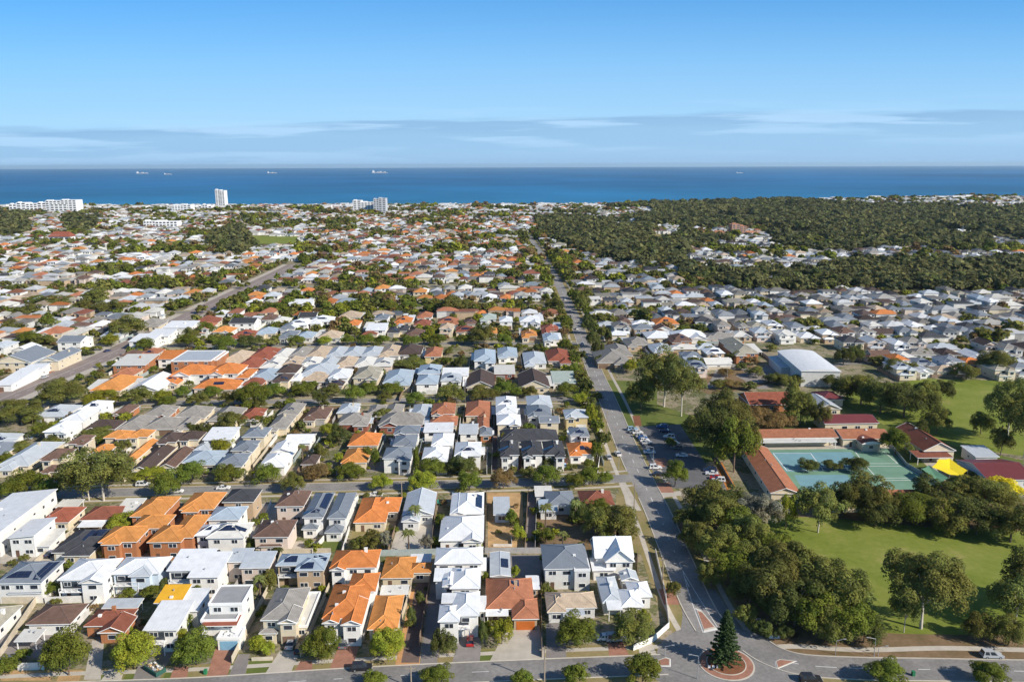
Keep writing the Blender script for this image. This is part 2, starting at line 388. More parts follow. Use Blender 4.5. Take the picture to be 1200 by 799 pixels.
ribbon('road', RIGHT, -3.9, 3.9, M_asph, .018); ribbon('kerb', RIGHT[2:], -4.25, -3.95, M_kerb, 0, .12); ribbon('kerb', RIGHT[2:], 3.95, 4.25, M_kerb, 0, .12)
dashes('road_marking', RIGHT[8:], 0, .16, 3, 4, .024); dashes('road_marking', S[0][:24], 0, .15, 3, 5, .022)
ribbon('verge', DIAG, -13.5, 13.5, M_conc, .0055); ribbon('road', DIAG, -7.8, 7.8, M_asph3, .0205)
dashes('road_marking', DIAG, -.25, .18, 400, 1, .027); dashes('road_marking', DIAG, 3.2, .15, 3, 6, .027)
# road that leaves the picture on the left, and a distant avenue of the right-hand estate
for P_, w_ in (([(846, 425), (905, 437), (1010, 425), (1120, 437), (1260, 450)], 3.2), ([(835, 455), (846, 425), (826, 390), (800, 362), (786, 340)], 3.2), ([(1000, 425), (985, 395), (965, 372)], 3), ([(680, 384), (760, 379), (900, 386), (1050, 376), (1260, 377)], 3)):
    ribbon('road', smooth([ground(*p) for p in P_]), -w_, w_, M_asph, .0165)
# roundabout
RC = ground(851, 777)
def disc(name, c, r0, r1, m, z, h=0, n=40):
    mb = MB()
    for k in range(n):
        a, b2 = 2 * math.pi * k / n, 2 * math.pi * (k + 1) / n
        P0 = [(c.x + r * math.cos(t_), c.y + r * math.sin(t_)) for r, t_ in ((r1, a), (r1, b2), (r0, b2), (r0, a))]
        zz = h or z; mb.face([(*p, zz) for p in (P0 if r0 > 0 else P0[:3])])
        if h: mb.face([(*P0[1], h), (*P0[0], h), (*P0[0], 0), (*P0[1], 0)])
    return tag(mb.build(name, m), kind='structure')
disc('road', RC, 0, 15.5, M_asph, .0165); disc('kerb', RC, 5.9, 6.25, M_kerb, 0, .10); disc('roundabout_paving', RC, 4.4, 5.9, M_brickp, 0, .115); disc('kerb', RC, 4.2, 4.4, M_kerb, 0, .2); disc('roundabout_garden', RC, 0, 4.2, M_mulch, 0, .16)
sheet('road', [(795, 690), (838, 690), (868, 735), (905, 762), (905, 802), (780, 802), (758, 790), (700, 791), (700, 773), (770, 768), (796, 752), (800, 720)], M_asph, .0125)
def island(px):
    P = [ground(*p) for p in px]; c = sum(P, Vector()) / len(P)
    for nm, k, m_, h in (('road_marking', 1.16, M_line, .028), ('traffic_island_kerb', 1.0, M_kerb, .12), ('traffic_island_paving', .84, M_brickp, .125)):
        mb = MB(); Q = [c + (p - c) * k for p in P]
        ar = sum(Q[i].x * Q[(i + 1) % len(Q)].y - Q[(i + 1) % len(Q)].x * Q[i].y for i in range(len(Q)))
        if ar < 0: Q = Q[::-1]
        mb.face([(q.x, q.y, h) for q in Q])
        if h > .05:
            for i in range(len(Q)): a, b2 = Q[i], Q[(i + 1) % len(Q)]; mb.face([(b2.x, b2.y, h), (a.x, a.y, h), (a.x, a.y, 0), (b2.x, b2.y, 0)])
        tag(mb.build(nm, m_), kind='structure')
island([(816, 714), (822, 716), (839, 736), (825, 739)]); island([(909, 775), (914, 772.5), (932, 774.5), (911, 783)]); island([(770, 774), (780, 770.5), (785, 772), (785, 780), (772, 780)])
ribbon('road_marking', smooth([ground(*p) for p in [(800, 668), (809, 700), (824, 741)]]), -.08, .08, M_line, .026)
ribbon('road_marking', smooth([ground(*p) for p in [(800, 668), (816, 695), (843, 738)]]), -.08, .08, M_line, .026)
# car park of the school
sheet('car_park', [(741, 500), (797, 497), (830, 548), (826, 572), (789, 572), (765, 552)], M_asph2, .009)
sheet('car_park', [(812, 552), (846, 547), (856, 570), (818, 578)], M_asph2, .0093)
sheet('brick_paving', [(766, 538), (779, 536), (786, 545), (772, 548)], M_brickp, .0122); sheet('brick_paving', [(768, 565), (784, 565), (790, 577), (774, 577)], M_brickp, .0217)
sheet('brick_paving', [(793, 602), (804, 601), (806, 624), (797, 626)], M_brickp, .0217); sheet('brick_paving', [(772, 690), (792, 688), (800, 708), (778, 708)], M_brickp, .0122)
sheet('footpath', [(772, 577), (797, 575), (800, 580), (775, 583)], M_conc, .0145)
sheet('mulch_bed', [(838, 543), (846, 541), (862, 570), (852, 574)], M_orangepv, .0118)
sheet('mulch_bed', [(838, 480), (850, 478), (858, 498), (848, 500)], M_mulch, .0118); sheet('mulch_bed', [(741, 487), (750, 487), (752, 499), (744, 499)], M_mulch, .0118)
# school courts
sheet('court', [(893, 527), (1046, 525), (1060, 545), (1114, 576), (940, 577)], M_court, .012)
sheet('court_blue_area', [(904, 530), (997, 529.5), (1014, 551), (921, 552.5)], M_blue, .016); sheet('court_blue_area', [(930, 556.5), (992, 556), (1001, 568), (941, 573)], M_blue, .016)
def lines(px, z, closed=True, wd=.14):
    P = [ground(*p) for p in px]; mb = MB()
    for i in range(len(P) if closed else len(P) - 1):
        a, b2 = P[i], P[(i + 1) % len(P)]; t_ = (b2 - a).normalized(); n = Vector((t_.y, -t_.x, 0)) * wd
        mb.face([(*(a - n).xy, z), (*(b2 - n).xy, z), (*(b2 + n).xy, z), (*(a + n).xy, z)][::-1] if True else [])
    tag(mb.build('court_line', M_line), kind='structure')
for q in (((1002, 529), (1036, 529), (1052, 543), (1013, 543)), ((1015, 546), (1058, 546), (1082, 560), (1028, 560)), ((1030, 563), (1085, 562), (1104, 573), (1040, 574)), ((906, 531), (950, 531), (965, 551), (922, 551))): lines(q, .0205)
sheet('paved_yard', [(888, 520), (1045, 518), (1048, 525), (893, 527)], M_conc, .013); sheet('paved_yard', [(1080, 540), (1098, 538), (1132, 560), (1135, 570), (1115, 572)], M_conc, .013)
sheet('school_yard', [(858, 480), (880, 476), (880, 505), (862, 507)], M_litter, .0113)
sheet('hall_yard', [(800, 448), (870, 428), (912, 430), (905, 448), (880, 456), (830, 462)], M_litter, .0113)
sheet('hall_yard', [(862, 440), (900, 428), (912, 434), (905, 447), (880, 450)], M_greyp, .0153)
# shop car park beside the wide road on the left
sheet('brick_paving', [(-40, 478), (-40, 455), (40, 436), (74, 434), (60, 440)], M_brickp, .0118)
sheet('vacant_lot', [(84, 452), (112, 438), (134, 437), (112, 462), (98, 466)], M_verge, .0118)
sheet('forecourt', [(105, 406), (118, 402), (138, 408), (116, 414)], M_conc, .0118)

# ------------------------------------------------------------------ house kit
WIN = MB(); WIN.box(-.5, -.06, -.5, .5, 0, .5, 0)
for a, b2 in ((-.44, -.03), (.03, .44)): WIN.face([(a, -.075, -.43), (b2, -.075, -.43), (b2, -.075, .43), (a, -.075, .43)], 1)
WIN = WIN.mesh('window', [M_white, M_glass])
WIN2 = MB(); WIN2.box(-.5, -.05, -.5, .5, 0, .5, 0); WIN2.face([(-.45, -.065, -.42), (.45, -.065, -.42), (.45, -.065, .42), (-.45, -.065, .42)], 1)
WIN2 = WIN2.mesh('window', [M_white, M_glass])
GDM = {}
def garage_mesh(c):
    if c not in GDM:
        m = {'white': mat('garage_white', (.70, .69, .66)), 'orange': mat('garage_orange', (.55, .15, .03)), 'blue': mat('garage_blue', (.20, .38, .52)), 'grey': mat('garage_grey', (.30, .30, .30)), 'brown': mat('garage_brown', (.2, .13, .09))}[c]
        g_ = MB()
        for k in range(4): g_.box(-.5, -.07, k * .25 + .008, .5, 0, (k + 1) * .25 - .008, 0)
        g_.face([(-.5, -.01, 0), (.5, -.01, 0), (.5, -.01, 1), (-.5, -.01, 1)])
        GDM[c] = g_.mesh('garage_door', m)
    return GDM[c]
DOOR = MB(); DOOR.box(-.5, -.05, 0, .5, 0, 1); DOOR = DOOR.mesh('door', mat('door_paint', (.15, .09, .06)))

class Blk:
    """one roofed volume of a house in local metres: eaves rectangle x0..x1, y0..y1"""
    def __init__(s, x0, x1, y0, y1, e, kind, roof, pitch=None, wall=None, ov=.5):
        s.x0, s.x1, s.y0, s.y1, s.e, s.kind, s.roof, s.wall, s.ov = x0, x1, y0, y1, e, kind, roof, wall, ov
        s.p = math.tan(R(pitch if pitch is not None else (24 if ROOF[roof][1] == 'tile' else 21)))
        if kind == 'flat': s.ov = .12
    def z(s, x, y):
        a, b, c, d = x - s.x0, s.x1 - x, y - s.y0, s.y1 - y
        if s.kind == 'hip': return s.e + s.p * max(0, min(a, b, c, d))
        if s.kind == 'gy': return s.e + s.p * max(0, min(a, b))
        if s.kind == 'gx': return s.e + s.p * max(0, min(c, d))
        if s.kind == 'skr': return s.e + .09 * a
        if s.kind == 'skf': return s.e + .09 * c
        if s.kind == 'arch': u = (a / (s.x1 - s.x0) - .5) * 2; return s.e + 1.0 * (1 - u * u)
        return s.e
    def roof_faces(s, mb, ms):
        x0, x1, y0, y1, e = s.x0, s.x1, s.y0, s.y1, s.e; ri = ms(s.roof); wi = ms('#trim'); t = .22
        w, d = x1 - x0, y1 - y0
        if s.kind == 'flat':
            pw = .3; mb.box(x0, y0, e - .1, x1, y1, e + .02, ri)
            for q in ((x0 - .02, y0 - .02, x1 + .02, y0 + pw), (x0 - .02, y1 - pw, x1 + .02, y1 + .02), (x0 - .02, y0 + pw, x0 + pw, y1 - pw), (x1 - pw, y0 + pw, x1 + .02, y1 - pw)):
                mb.box(q[0], q[1], e - .35, q[2], q[3], e + .32, wi)
            return
        if s.kind in ('skr', 'skf'):
            P = [(x, y, s.z(x, y)) for x, y in ((x0, y0), (x1, y0), (x1, y1), (x0, y1))]; Q = [(x, y, z - t) for x, y, z in P]
            mb.face(P, ri); mb.face(Q[::-1], wi)
            for i in range(4): j = (i + 1) % 4; mb.face([P[j], P[i], Q[i], Q[j]][::-1] if False else [Q[i], Q[j], P[j], P[i]], wi)
            return
        if s.kind == 'arch':
            n = 10
            for k in range(n):
                a, b = x0 + w * k / n, x0 + w * (k + 1) / n
                mb.face([(a, y0, s.z(a, 0)), (b, y0, s.z(b, 0)), (b, y1, s.z(b, 0)), (a, y1, s.z(a, 0))], ri)
                for yy in (y0, y1): mb.face([(a, yy, e - t), (b, yy, e - t), (b, yy, s.z(b, 0)), (a, yy, s.z(a, 0))][::1 if yy == y0 else -1], wi)
            for xx in (x0, x1): mb.face([(xx, y0, e - t), (xx, y1, e - t), (xx, y1, e), (xx, y0, e)], wi)
            return
        c = [(x0, y0, e), (x1, y0, e), (x1, y1, e), (x0, y1, e)]; lo = [(x, y, e - t) for x, y, _ in c]
        mb.face(lo[::-1], wi)
        for i in range(4): j = (i + 1) % 4; mb.face([lo[i], lo[j], c[j], c[i]], wi)
        hips = []
        if s.kind == 'hip':
            h = min(w, d) / 2; zr = e + s.p * h
            if w >= d: r0, r1 = (x0 + h, (y0 + y1) / 2, zr), (x1 - h, (y0 + y1) / 2, zr)
            else: r0, r1 = ((x0 + x1) / 2, y0 + h, zr), ((x0 + x1) / 2, y1 - h, zr)
            if w >= d:
                mb.face([c[0], c[1], r1, r0], ri); mb.face([c[2], c[3], r0, r1], ri); mb.face([c[1], c[2], r1], ri); mb.face([c[3], c[0], r0], ri)
                hips = [(c[0], r0), (c[3], r0), (c[1], r1), (c[2], r1), (r0, r1)]
            else:
                mb.face([c[0], c[1], r0], ri); mb.face([c[1], c[2], r1, r0], ri); mb.face([c[2], c[3], r1], ri); mb.face([c[3], c[0], r0, r1], ri)
                hips = [(c[0], r0), (c[1], r0), (c[2], r1), (c[3], r1), (r0, r1)]
        elif s.kind == 'gy':
            xm = (x0 + x1) / 2; zr = e + s.p * w / 2; r0, r1 = (xm, y0, zr), (xm, y1, zr)
            mb.face([c[1], c[2], r1, r0], ri); mb.face([c[3], c[0], r0, r1], ri)
            o = s.ov; ww = ms('#wall'); xa, xb = x0 + o, x1 - o
            for yy, sg in ((y0 + o, 1), (y1 - o, -1)):
                mb.face([(xa, yy, e), (xb, yy, e), (xm, yy, zr - .2)][::sg], ww)
            for (p, q) in ((c[0], r0), (c[1], r0), (c[3], r1), (c[2], r1)): mb.bar((p[0], p[1], p[2] - .06), (q[0], q[1], q[2] - .06), .11, n=4, mi=wi)
            hips = [(r0, r1)]
        elif s.kind == 'gx':
            ym = (y0 + y1) / 2; zr = e + s.p * d / 2; r0, r1 = (x0, ym, zr), (x1, ym, zr)
            mb.face([c[0], c[1], r1, r0], ri); mb.face([c[2], c[3], r0, r1], ri)
            o = s.ov; ww = ms('#wall')
            for xx, sg in ((x0 + o, -1), (x1 - o, 1)): mb.face([(xx, y0 + o, e), (xx, y1 - o, e), (xx, ym, zr - .2)][::sg], ww)
            for (p, q) in ((c[0], r0), (c[3], r0), (c[1], r1), (c[2], r1)): mb.bar((p[0], p[1], p[2] - .06), (q[0], q[1], q[2] - .06), .11, n=4, mi=wi)
            hips = [(r0, r1)]
        cap = ms('#cap' + s.roof)
        for p, q in hips: mb.bar(p, q, .12, n=4, mi=cap, cap=False)
def capmat(k):
    c, kd = ROOF[k]; f = 1.18 if kd == 'tile' else 1.04
    return mat('ridge_' + k, tuple(min(.85, v * f) for v in c), rough=.8, var=.1)

HOUSES = []      # for keeping trees off roofs: (x, y, r)
LOTS = []
def make_house(name, label, cat, org, rz, blocks, wall, group=None, wins=2, side=1, garage=None, solar=(), chimney=False, balcony=False, vents=0, door=True, seed=0, sf=1):
    """blocks in local metres (front = -y)"""
    rng = random.Random(seed)
    root = tag(empty(name, org, rz), label, cat, group)
    mats = []; idx = {}
    def ms(k):
        if k not in idx:
            idx[k] = len(mats); mats.append(M_white if k == '#trim' else wmat(wall) if k == '#wall' else capmat(k[4:]) if k.startswith('#cap') else rmat(k))
        return idx[k]
    rf = MB(); wl = MB()
    for i, b in enumerate(blocks):
        b.e += .013 * i; b.roof_faces(rf, ms)
        o = b.ov; x0, x1, y0, y1 = b.x0 + o, b.x1 - o, b.y0 + o, b.y1 - o
        if b.kind == 'skr': zz = b.z(x0, 0) - .05
        else: zz = b.e - .05
        if b.wall != 'open':
            z1 = zz
            P = [(x0, y0), (x1, y0), (x1, y1), (x0, y1)]
            zt = [b.z(px_, py_) - .12 if b.kind in ('skr', 'skf') else z1 for px_, py_ in P]
            for k in range(4):
                j = (k + 1) % 4; wl.face([(*P[k], 0), (*P[j], 0), (*P[j], zt[j]), (*P[k], zt[k])])
        else:
            for px_, py_ in ((x0, y0), (x1, y0), (x1, y1), (x0, y1)):
                cp = MB(); cp.box(px_ - .09, py_ - .09, 0, px_ + .09, py_ + .09, b.e - .2); cp.build('post', M_white, root)
    rf_o = rf.build('roof', mats, root)
    if wl.f: wl.build('wall', wmat(wall), root)
    def buried(x, y, z, me):
        for b in blocks:
            if b is me or b.wall == 'open': continue
            if b.x0 + b.ov - .3 < x < b.x1 - b.ov + .3 and b.y0 + b.ov - .3 < y < b.y1 - b.ov + .3 and z < b.e + .6: return True
        return False
    def win(x, y, z, wd, hh, rot, me=WIN):
        o = link('window', me, root); o.location = (x, y, z); o.scale = (wd, 1, hh); o.rotation_euler = (0, 0, rot)
    if wins:
        for bi, b in enumerate(blocks):
            if b.wall == 'open': continue
            o = b.ov; x0, x1, y0, y1 = b.x0 + o, b.x1 - o, b.y0 + o, b.y1 - o; w_, d_ = x1 - x0, y1 - y0
            fl = max(1, round(b.e / 3.0))
            for f in range(fl):
                gbi = garage[2] if garage and len(garage) > 2 else 0
                zc = b.e * (f + .5) / fl + .1
                n = max(1, int(w_ / (3.4 if wins > 1 else 5)))
                slots = [x0 + w_ * (k + .5) / n for k in range(n)]
                if garage and bi == gbi and f == 0:
                    gw = min(5.2, w_ * (.46 if garage[1] else .8)); gx = (x0 + x1) / 2 if garage[1] == 0 else x1 - gw / 2 - .5 if garage[1] > 0 else x0 + gw / 2 + .5
                    if not buried(gx, y0 - .1, 1, b):
                        g_ = link('garage_door', garage_mesh(garage[0]), root); g_.location = (gx, y0, 0); g_.scale = (gw, 1, 2.3)
                    slots = [s_ for s_ in slots if abs(s_ - gx) > gw / 2 + .8]
                if f == 0 and bi == 0 and door and slots:
                    dx = slots.pop(0) if len(slots) > 1 else None
                    if dx is not None and not buried(dx, y0 - .1, 1, b):
                        dd = link('door', DOOR, root); dd.location = (dx, y0, 0); dd.scale = (1.0, 1, 2.1)
                for xx in slots:
                    if not buried(xx, y0 - .1, zc, b): win(xx, y0, zc, min(2.2, w_ / n * .62) * rng.uniform(.8, 1.1), 1.25 if wins > 1 else 1.4, 0, WIN if rng.random() < .6 else WIN2)
                n = max(1, int(d_ / (4.5 if wins > 1 else 8)))
                for k in range(n):
                    yy = y0 + d_ * (k + .5) / n; xx = x1 if side > 0 else x0
                    if not buried(xx + side * .1, yy, zc, b) and rng.random() < .8:
                        win(xx, yy, zc + .1, rng.choice((.9, 1.2, 1.6)), rng.choice((.7, 1.1)), R(90) if side > 0 else R(-90), WIN2)
    if balcony:
        b = blocks[0]; o = b.ov; bb = MB(); y = b.y0 + o; xa, xb = b.x0 + o + .2, (b.x0 + b.x1) / 2 + 1
        z = b.e / 2; bb.box(xa, y - 1.5, z - .12, xb, y - .02, z + .05); 
        for k in range(5): xk = xa + (xb - xa) * k / 4; bb.box(xk - .05, y - 1.5, z + .05, xk + .05, y - 1.4, z + 1.05)
        bb.box(xa, y - 1.5, z + 1.0, xb, y - 1.4, z + 1.1)
        for xk in (xa + .1, xb - .1): bb.box(xk - .1, y - 1.48, 0, xk + .1, y - 1.28, z - .12)
        bb.build('balcony', M_white, root)
        ch = MB(); ch.face([(xa + .3, y - .04, z + .1), (xb - .3, y - .04, z + .1), (xb - .3, y - .04, z + 2.2), (xa + .3, y - .04, z + 2.2)]); ch.build('balcony_door', M_glass, root)
    for (bi, fx, fy, nxp, nyp, sidep) in solar:
        b = blocks[bi]; w_, d_ = b.x1 - b.x0, b.y1 - b.y0; cx_, cy_ = b.x0 + w_ * fx, b.y0 + d_ * fy
        pm = MB(); pw, ph = (1.65, .98) if sidep == 'x' else (.98, 1.6)
        for i in range(nxp):
            for j in range(nyp):
                ax, ay = cx_ + (i - nxp / 2) * (pw + .05), cy_ + (j - nyp / 2) * (ph + .05)
                P = [(ax, ay), (ax + pw, ay), (ax + pw, ay + ph), (ax, ay + ph)]
                pm.face([(x, y, b.z(x, y) + .12) for x, y in P]); 
        pm.build('solar_panel', M_solar, rf_o)
    if chimney:
        b = blocks[0]; cx_, cy_ = b.x0 + (b.x1 - b.x0) * rng.uniform(.55, .75), b.y0 + (b.y1 - b.y0) * rng.uniform(.5, .7); z = b.z(cx_, cy_)
        c_ = MB(); c_.box(cx_ - .4, cy_ - .35, z - .6, cx_ + .4, cy_ + .35, z + 1.0); c_.box(cx_ - .47, cy_ - .42, z + 1.0, cx_ + .47, cy_ + .42, z + 1.12); c_.build('chimney', wmat(wall), rf_o)
    for _ in range(vents):
        b = rng.choice(blocks); cx_, cy_ = b.x0 + (b.x1 - b.x0) * rng.uniform(.25, .75), b.y0 + (b.y1 - b.y0) * rng.uniform(.2, .7); z = b.z(cx_, cy_)
        v_ = MB()
        if rng.random() < .3: v_.box(cx_ - .38, cy_ - .32, z - .25, cx_ + .38, cy_ + .32, z + .4); v_.build('air_conditioner', M_white, rf_o)
        else: v_.bar((cx_, cy_, z - .1), (cx_, cy_, z + .5), .18, n=8); v_.build('roof_vent', M_metal, rf_o)
    for b in blocks:
        c, s_ = math.cos(rz), math.sin(rz); mx, my = (b.x0 + b.x1) / 2, (b.y0 + b.y1) / 2
        HOUSES.append((org[0] + mx * c - my * s_, org[1] + mx * s_ + my * c, (b.x1 - b.x0) / 2, (b.y1 - b.y0) / 2, b.e, rz))
    return root

def px_block(ref, rz, b):
    """(x0, x1, yfront, yback, eave, kind, roof[, wall]) as seen in the photo -> Blk in metres about ref"""
    x0, x1, yf, yb, e, kind, roof = b[:7]
    A = ground(x0, yf, e) - ref; B = ground(x1, yf, e) - ref
    rot = Matrix.Rotation(-rz, 3, 'Z'); A = rot @ A; B = rot @ B
    c = rot @ (ground((x0 + x1) / 2 + (575 - (x0 + x1) / 2) * (yf - yb) / (yf - 196), yb, e) - ref)
    y0 = (A.y + B.y) / 2
    d_ = max(c.y - y0, 4)
    if e < 4.7 or x1 < 700:
        if yf < 415: d_ = min(d_, 17)
        elif yf < 520: d_ = min(d_, 26)
    cap_ = b[8] if len(b) > 8 else None
    if kind == 'gx' and cap_ is None and yf < 520: cap_ = 15
    return Blk(A.x, B.x, y0, y0 + d_, e, kind, roof, wall=(b[7] if len(b) > 7 else None), pitch=cap_)
def house(label, wall, blks, rz=None, name='house', cat='house', **kw):
    rz = GRID * -1 if rz is None else rz
    x0, x1, yf, yb, e = blks[0][:5]
    ref = ground((x0 + x1) / 2, (yf + yb) / 2, e); ref.z = 0
    kw.setdefault('side', 1 if (x0 + x1) / 2 < 590 else -1)
    return make_house(name, label, cat, ref, rz, [px_block(ref, rz, b) for b in blks], wall, seed=int(x0 * 7 + yf), **kw)

# ------------------------------------------------------------------ houses of the first block, one by one
T = 'gy'
house('white-walled single-storey house with olive grey roof cut by the lower left corner', 'white', [(-40, -6, 740, 709, 3.4, 'hip', 'olive')], chimney=True)
house('single-storey white house with brown tiled roof and beige flat carport', 'white', [(30, 82, 731, 707, 3.2, 'hip', 'brown'), (16, 42, 751, 738, 2.6, 'skf', 'offwhite', 'open')], vents=2)
house('small brick house with red-brown tiled roof and front gable behind a yellowish street tree', 'brick', [(98, 146, 733, 713, 3.1, 'hip', 'redbrown'), (114, 146, 741, 722, 3.1, 'gy', 'redbrown'), (119, 161, 712, 703, 2.7, 'skf', 'silver', 'open')], vents=1, chimney=True)
house('white two-storey flat-roofed house partly covered by a bright orange-yellow roof sheet', 'white', [(167, 208, 738, 707, 6.0, 'skf', 'white'), (180, 212, 706, 687, 6.6, 'skf', 'tarp'), (204, 232, 716, 692, 5.6, 'skf', 'white')], balcony=True, garage=('grey', -1), vents=2)
house('white flat-roofed modern house with grey roof terraces, red awning and blue garage door', 'white', [(235, 277, 727, 709, 6.0, 'flat', 'midgrey'), (244, 284, 708, 686, 8.6, 'flat', 'midgrey'), (236, 277, 733, 728, 5.6, 'skf', 'red', 'open'), (254, 281, 748, 735, 3.0, 'flat', 'white')], vents=3, garage=('blue', 0, 3))
house('cream two-storey house with broad grey tiled roof and silver car in its driveway', 'cream', [(305, 348, 726, 688, 6.0, 'hip', 'grey'), (303, 325, 742, 727, 3.1, 'hip', 'grey'), (325, 348, 730, 712, 6.0, 'gy', 'grey'), (346, 360, 734, 694, 3.2, 'flat', 'offwhite')], vents=2, balcony=False, garage=('brown', 0, 2))
house('white-walled two-storey house with long bright orange tiled roof and twin front gables', 'white', [(377, 426, 724, 684, 5.8, 'hip', 'orange'), (377, 397, 730, 706, 5.8, 'gy', 'orange'), (399, 424, 732, 702, 5.8, 'gy', 'orange'), (406, 440, 693, 671, 5.8, 'hip', 'orange')], vents=3)
house('single-storey cream house with amber tiled roof beside the orange paved driveway', 'cream', [(430, 466, 737, 697, 3.1, 'hip', 'amber'), (437, 461, 741, 722, 3.1, 'hip', 'amber'), (445, 478, 696, 690, 2.6, 'skf', 'offwhite', 'open')], vents=3)
house('white two-storey house with white metal hip roofs and red car in front', 'white', [(529, 562, 721, 693, 6.0, 'hip', 'white'), (513, 539, 728, 708, 6.0, 'hip', 'white'), (517, 545, 706, 696, 6.0, 'skf', 'white'), (560, 570, 716, 700, 3, 'skf', 'white')], balcony=True, vents=1, garage=('white', 1))
house('white two-storey house with white metal hip roof just behind the one with the red car', 'white', [(527, 563, 689, 665, 6.0, 'hip', 'white'), (508, 538, 680, 667, 5.6, 'skf', 'white'), (518, 536, 687, 672, 5.8, 'gy', 'white')], vents=2)
house('white two-storey house with wide white hip roof backing onto the rear fence', 'white', [(509, 566, 660, 641, 6.0, 'hip', 'white'), (557, 570, 668, 655, 3, 'skf', 'white')], vents=2)
house('single-storey house with rust brown tiled roof and wide orange garage door', 'tan', [(569, 627, 713, 677, 3.2, 'hip', 'terracotta'), (600, 632, 725, 701, 3.2, 'hip', 'terracotta'), (569, 596, 721, 713, 2.8, 'skf', 'white', 'open'), (617, 633, 690, 676, 2.8, 'skf', 'white')], chimney=True, vents=3, garage=('orange', 0, 1), solar=[(0, .62, .62, 2, 2, 'y')])
house('single-storey house with pale beige tiled roof behind a round dark green tree', 'pale', [(641, 700, 712, 693, 3.2, 'hip', 'beige'), (641, 664, 717, 696, 3.2, 'hip', 'beige'), (660, 686, 721, 713, 2.6, 'skf', 'silver', 'open')], vents=1)
house('modern pale two-storey house with wide dark grey hip roof and recessed balcony', 'pale', [(637, 692, 666, 637, 6.2, 'hip', 'slate'), (673, 692, 668, 655, 6.0, 'flat', 'slate')], vents=2)
house('white two-storey gabled house with steep white cross gable beside the long road', 'white', [(697, 743, 653, 632, 5.4, 'gx', 'white', None, 34), (709, 744, 658, 640, 5.4, 'gy', 'white', None, 40), (694, 722, 668, 655, 3.2, 'skf', 'white')], vents=1)
house('white corner house with several small silver white gabled roofs near the roundabout', 'white', [(706, 730, 706, 675, 3.5, 'hip', 'silver'), (728, 755, 711, 690, 3.5, 'hip', 'white'), (738, 765, 699, 681, 3.5, 'hip', 'white'), (728, 749, 680, 669, 3.5, 'gy', 'silver'), (712, 730, 714, 704, 3.4, 'skf', 'white', 'open')], vents=2, chimney=True)
house('white two-storey house with blue-grey metal roof and solar panels at left edge', 'white', [(-6, 48, 683, 657, 6.0, 'hip', 'slate'), (9, 48, 695, 687, 3.0, 'hip', 'slate')], solar=[(0, .38, .22, 4, 2, 'x'), (0, .86, .5, 2, 6, 'y')], vents=1, garage=('grey', -1))
house('white two-storey house with white hip roof right of the blue-grey solar roof', 'white', [(67, 121, 679, 654, 6.0, 'hip', 'white'), (92, 121, 683, 666, 6.0, 'gy', 'white')], balcony=True)
house('pale blue two-storey house with white metal hip roofs behind tropical plants', 'blue', [(130, 186, 672, 652, 6.0, 'hip', 'white'), (150, 176, 675, 660, 6.0, 'hip', 'silver')], garage=('white', -1), balcony=True)
house('white two-storey house with large flat white roof behind the orange-yellow roof sheet', 'white', [(195, 240, 668, 646, 6.3, 'skf', 'white'), (219, 256, 676, 650, 6.0, 'skf', 'white')], balcony=True, vents=2)
house('pale pink two-storey house with flat-pitched silver grey roof', 'pink', [(264, 290, 658, 644, 6.2, 'skf', 'silver'), (280, 316, 665, 648, 6.0, 'skf', 'silver')], vents=2)
house('two-storey house with blue-grey hip roofs and three small solar arrays', 'tan', [(323, 382, 662, 648, 6.0, 'hip', 'blue'), (345, 380, 668, 652, 6.0, 'hip', 'blue')], solar=[(0, .28, .3, 2, 2, 'x'), (1, .4, .2, 2, 2, 'x'), (0, .85, .4, 2, 2, 'x')], balcony=True)
house('white two-storey house with bright orange tiled hip roof and chimney', 'white', [(386, 441, 665, 644, 5.8, 'hip', 'orange'), (386, 405, 668, 650, 5.8, 'gy', 'orange')], chimney=True, vents=1)
house('cream single-storey house with amber tiled roof and long right wing behind fence', 'cream', [(446, 484, 677, 652, 3.1, 'hip', 'amber'), (478, 505, 671, 659, 3.1, 'hip', 'amber'), (480, 505, 658, 652, 2.7, 'skf', 'white', 'open')], vents=2)
house('small grey metal shed with one blue solar panel', 'grey', [(574, 599, 675, 647, 2.8, 'gy', 'silver', None, 9)], wins=0, name='shed', cat='shed', solar=[(0, .72, .5, 2, 3, 'y')])
# second depth of the first block
house('long white two-storey flat-roofed building at the left edge', 'white', [(-62, -2, 630, 577, 6.3, 'skr', 'white')], name='apartment_building', cat='building', vents=3)
house('white two-storey house with white skillion roof and dark windows below red hip roof', 'white', [(8, 40, 630, 608, 6.2, 'skr', 'white'), (32, 58, 640, 622, 3.0, 'skf', 'offwhite')], vents=1)
house('small house with rust red hip roof right of the long white building', 'cream', [(45, 80, 612, 594, 3.2, 'hip', 'red')], vents=1)
house('house with faded red-brown roof and two pale skylights', 'tan', [(93, 134, 609, 593, 3.2, 'hip', 'redbrown'), (133, 158, 600, 586, 3.2, 'skf', 'offwhite'), (90, 119, 617, 610, 2.6, 'skf', 'white', 'open')], vents=3)
house('open carport with pale grey roof behind the rust red hip roof', 'white', [(64, 90, 594, 586, 2.8, 'skf', 'offwhite', 'open')], name='carport', cat='carport', wins=0)
house('cream house with wide charcoal roof and two rows of solar panels', 'cream', [(60, 105, 647, 620, 3.1, 'hip', 'charcoal'), (72, 105, 651, 628, 3.1, 'hip', 'charcoal')], solar=[(0, .72, .5, 2, 4, 'y'), (0, .82, .75, 2, 4, 'y')], garage=('white', -1), vents=1)
house('two-storey orange-brick villa with orange tiled hip roof, leftmost of the front pair', 'brick', [(115, 160, 635, 616, 5.8, 'hip', 'amber'), (118, 140, 638, 622, 5.8, 'hip', 'amber')], group=None)
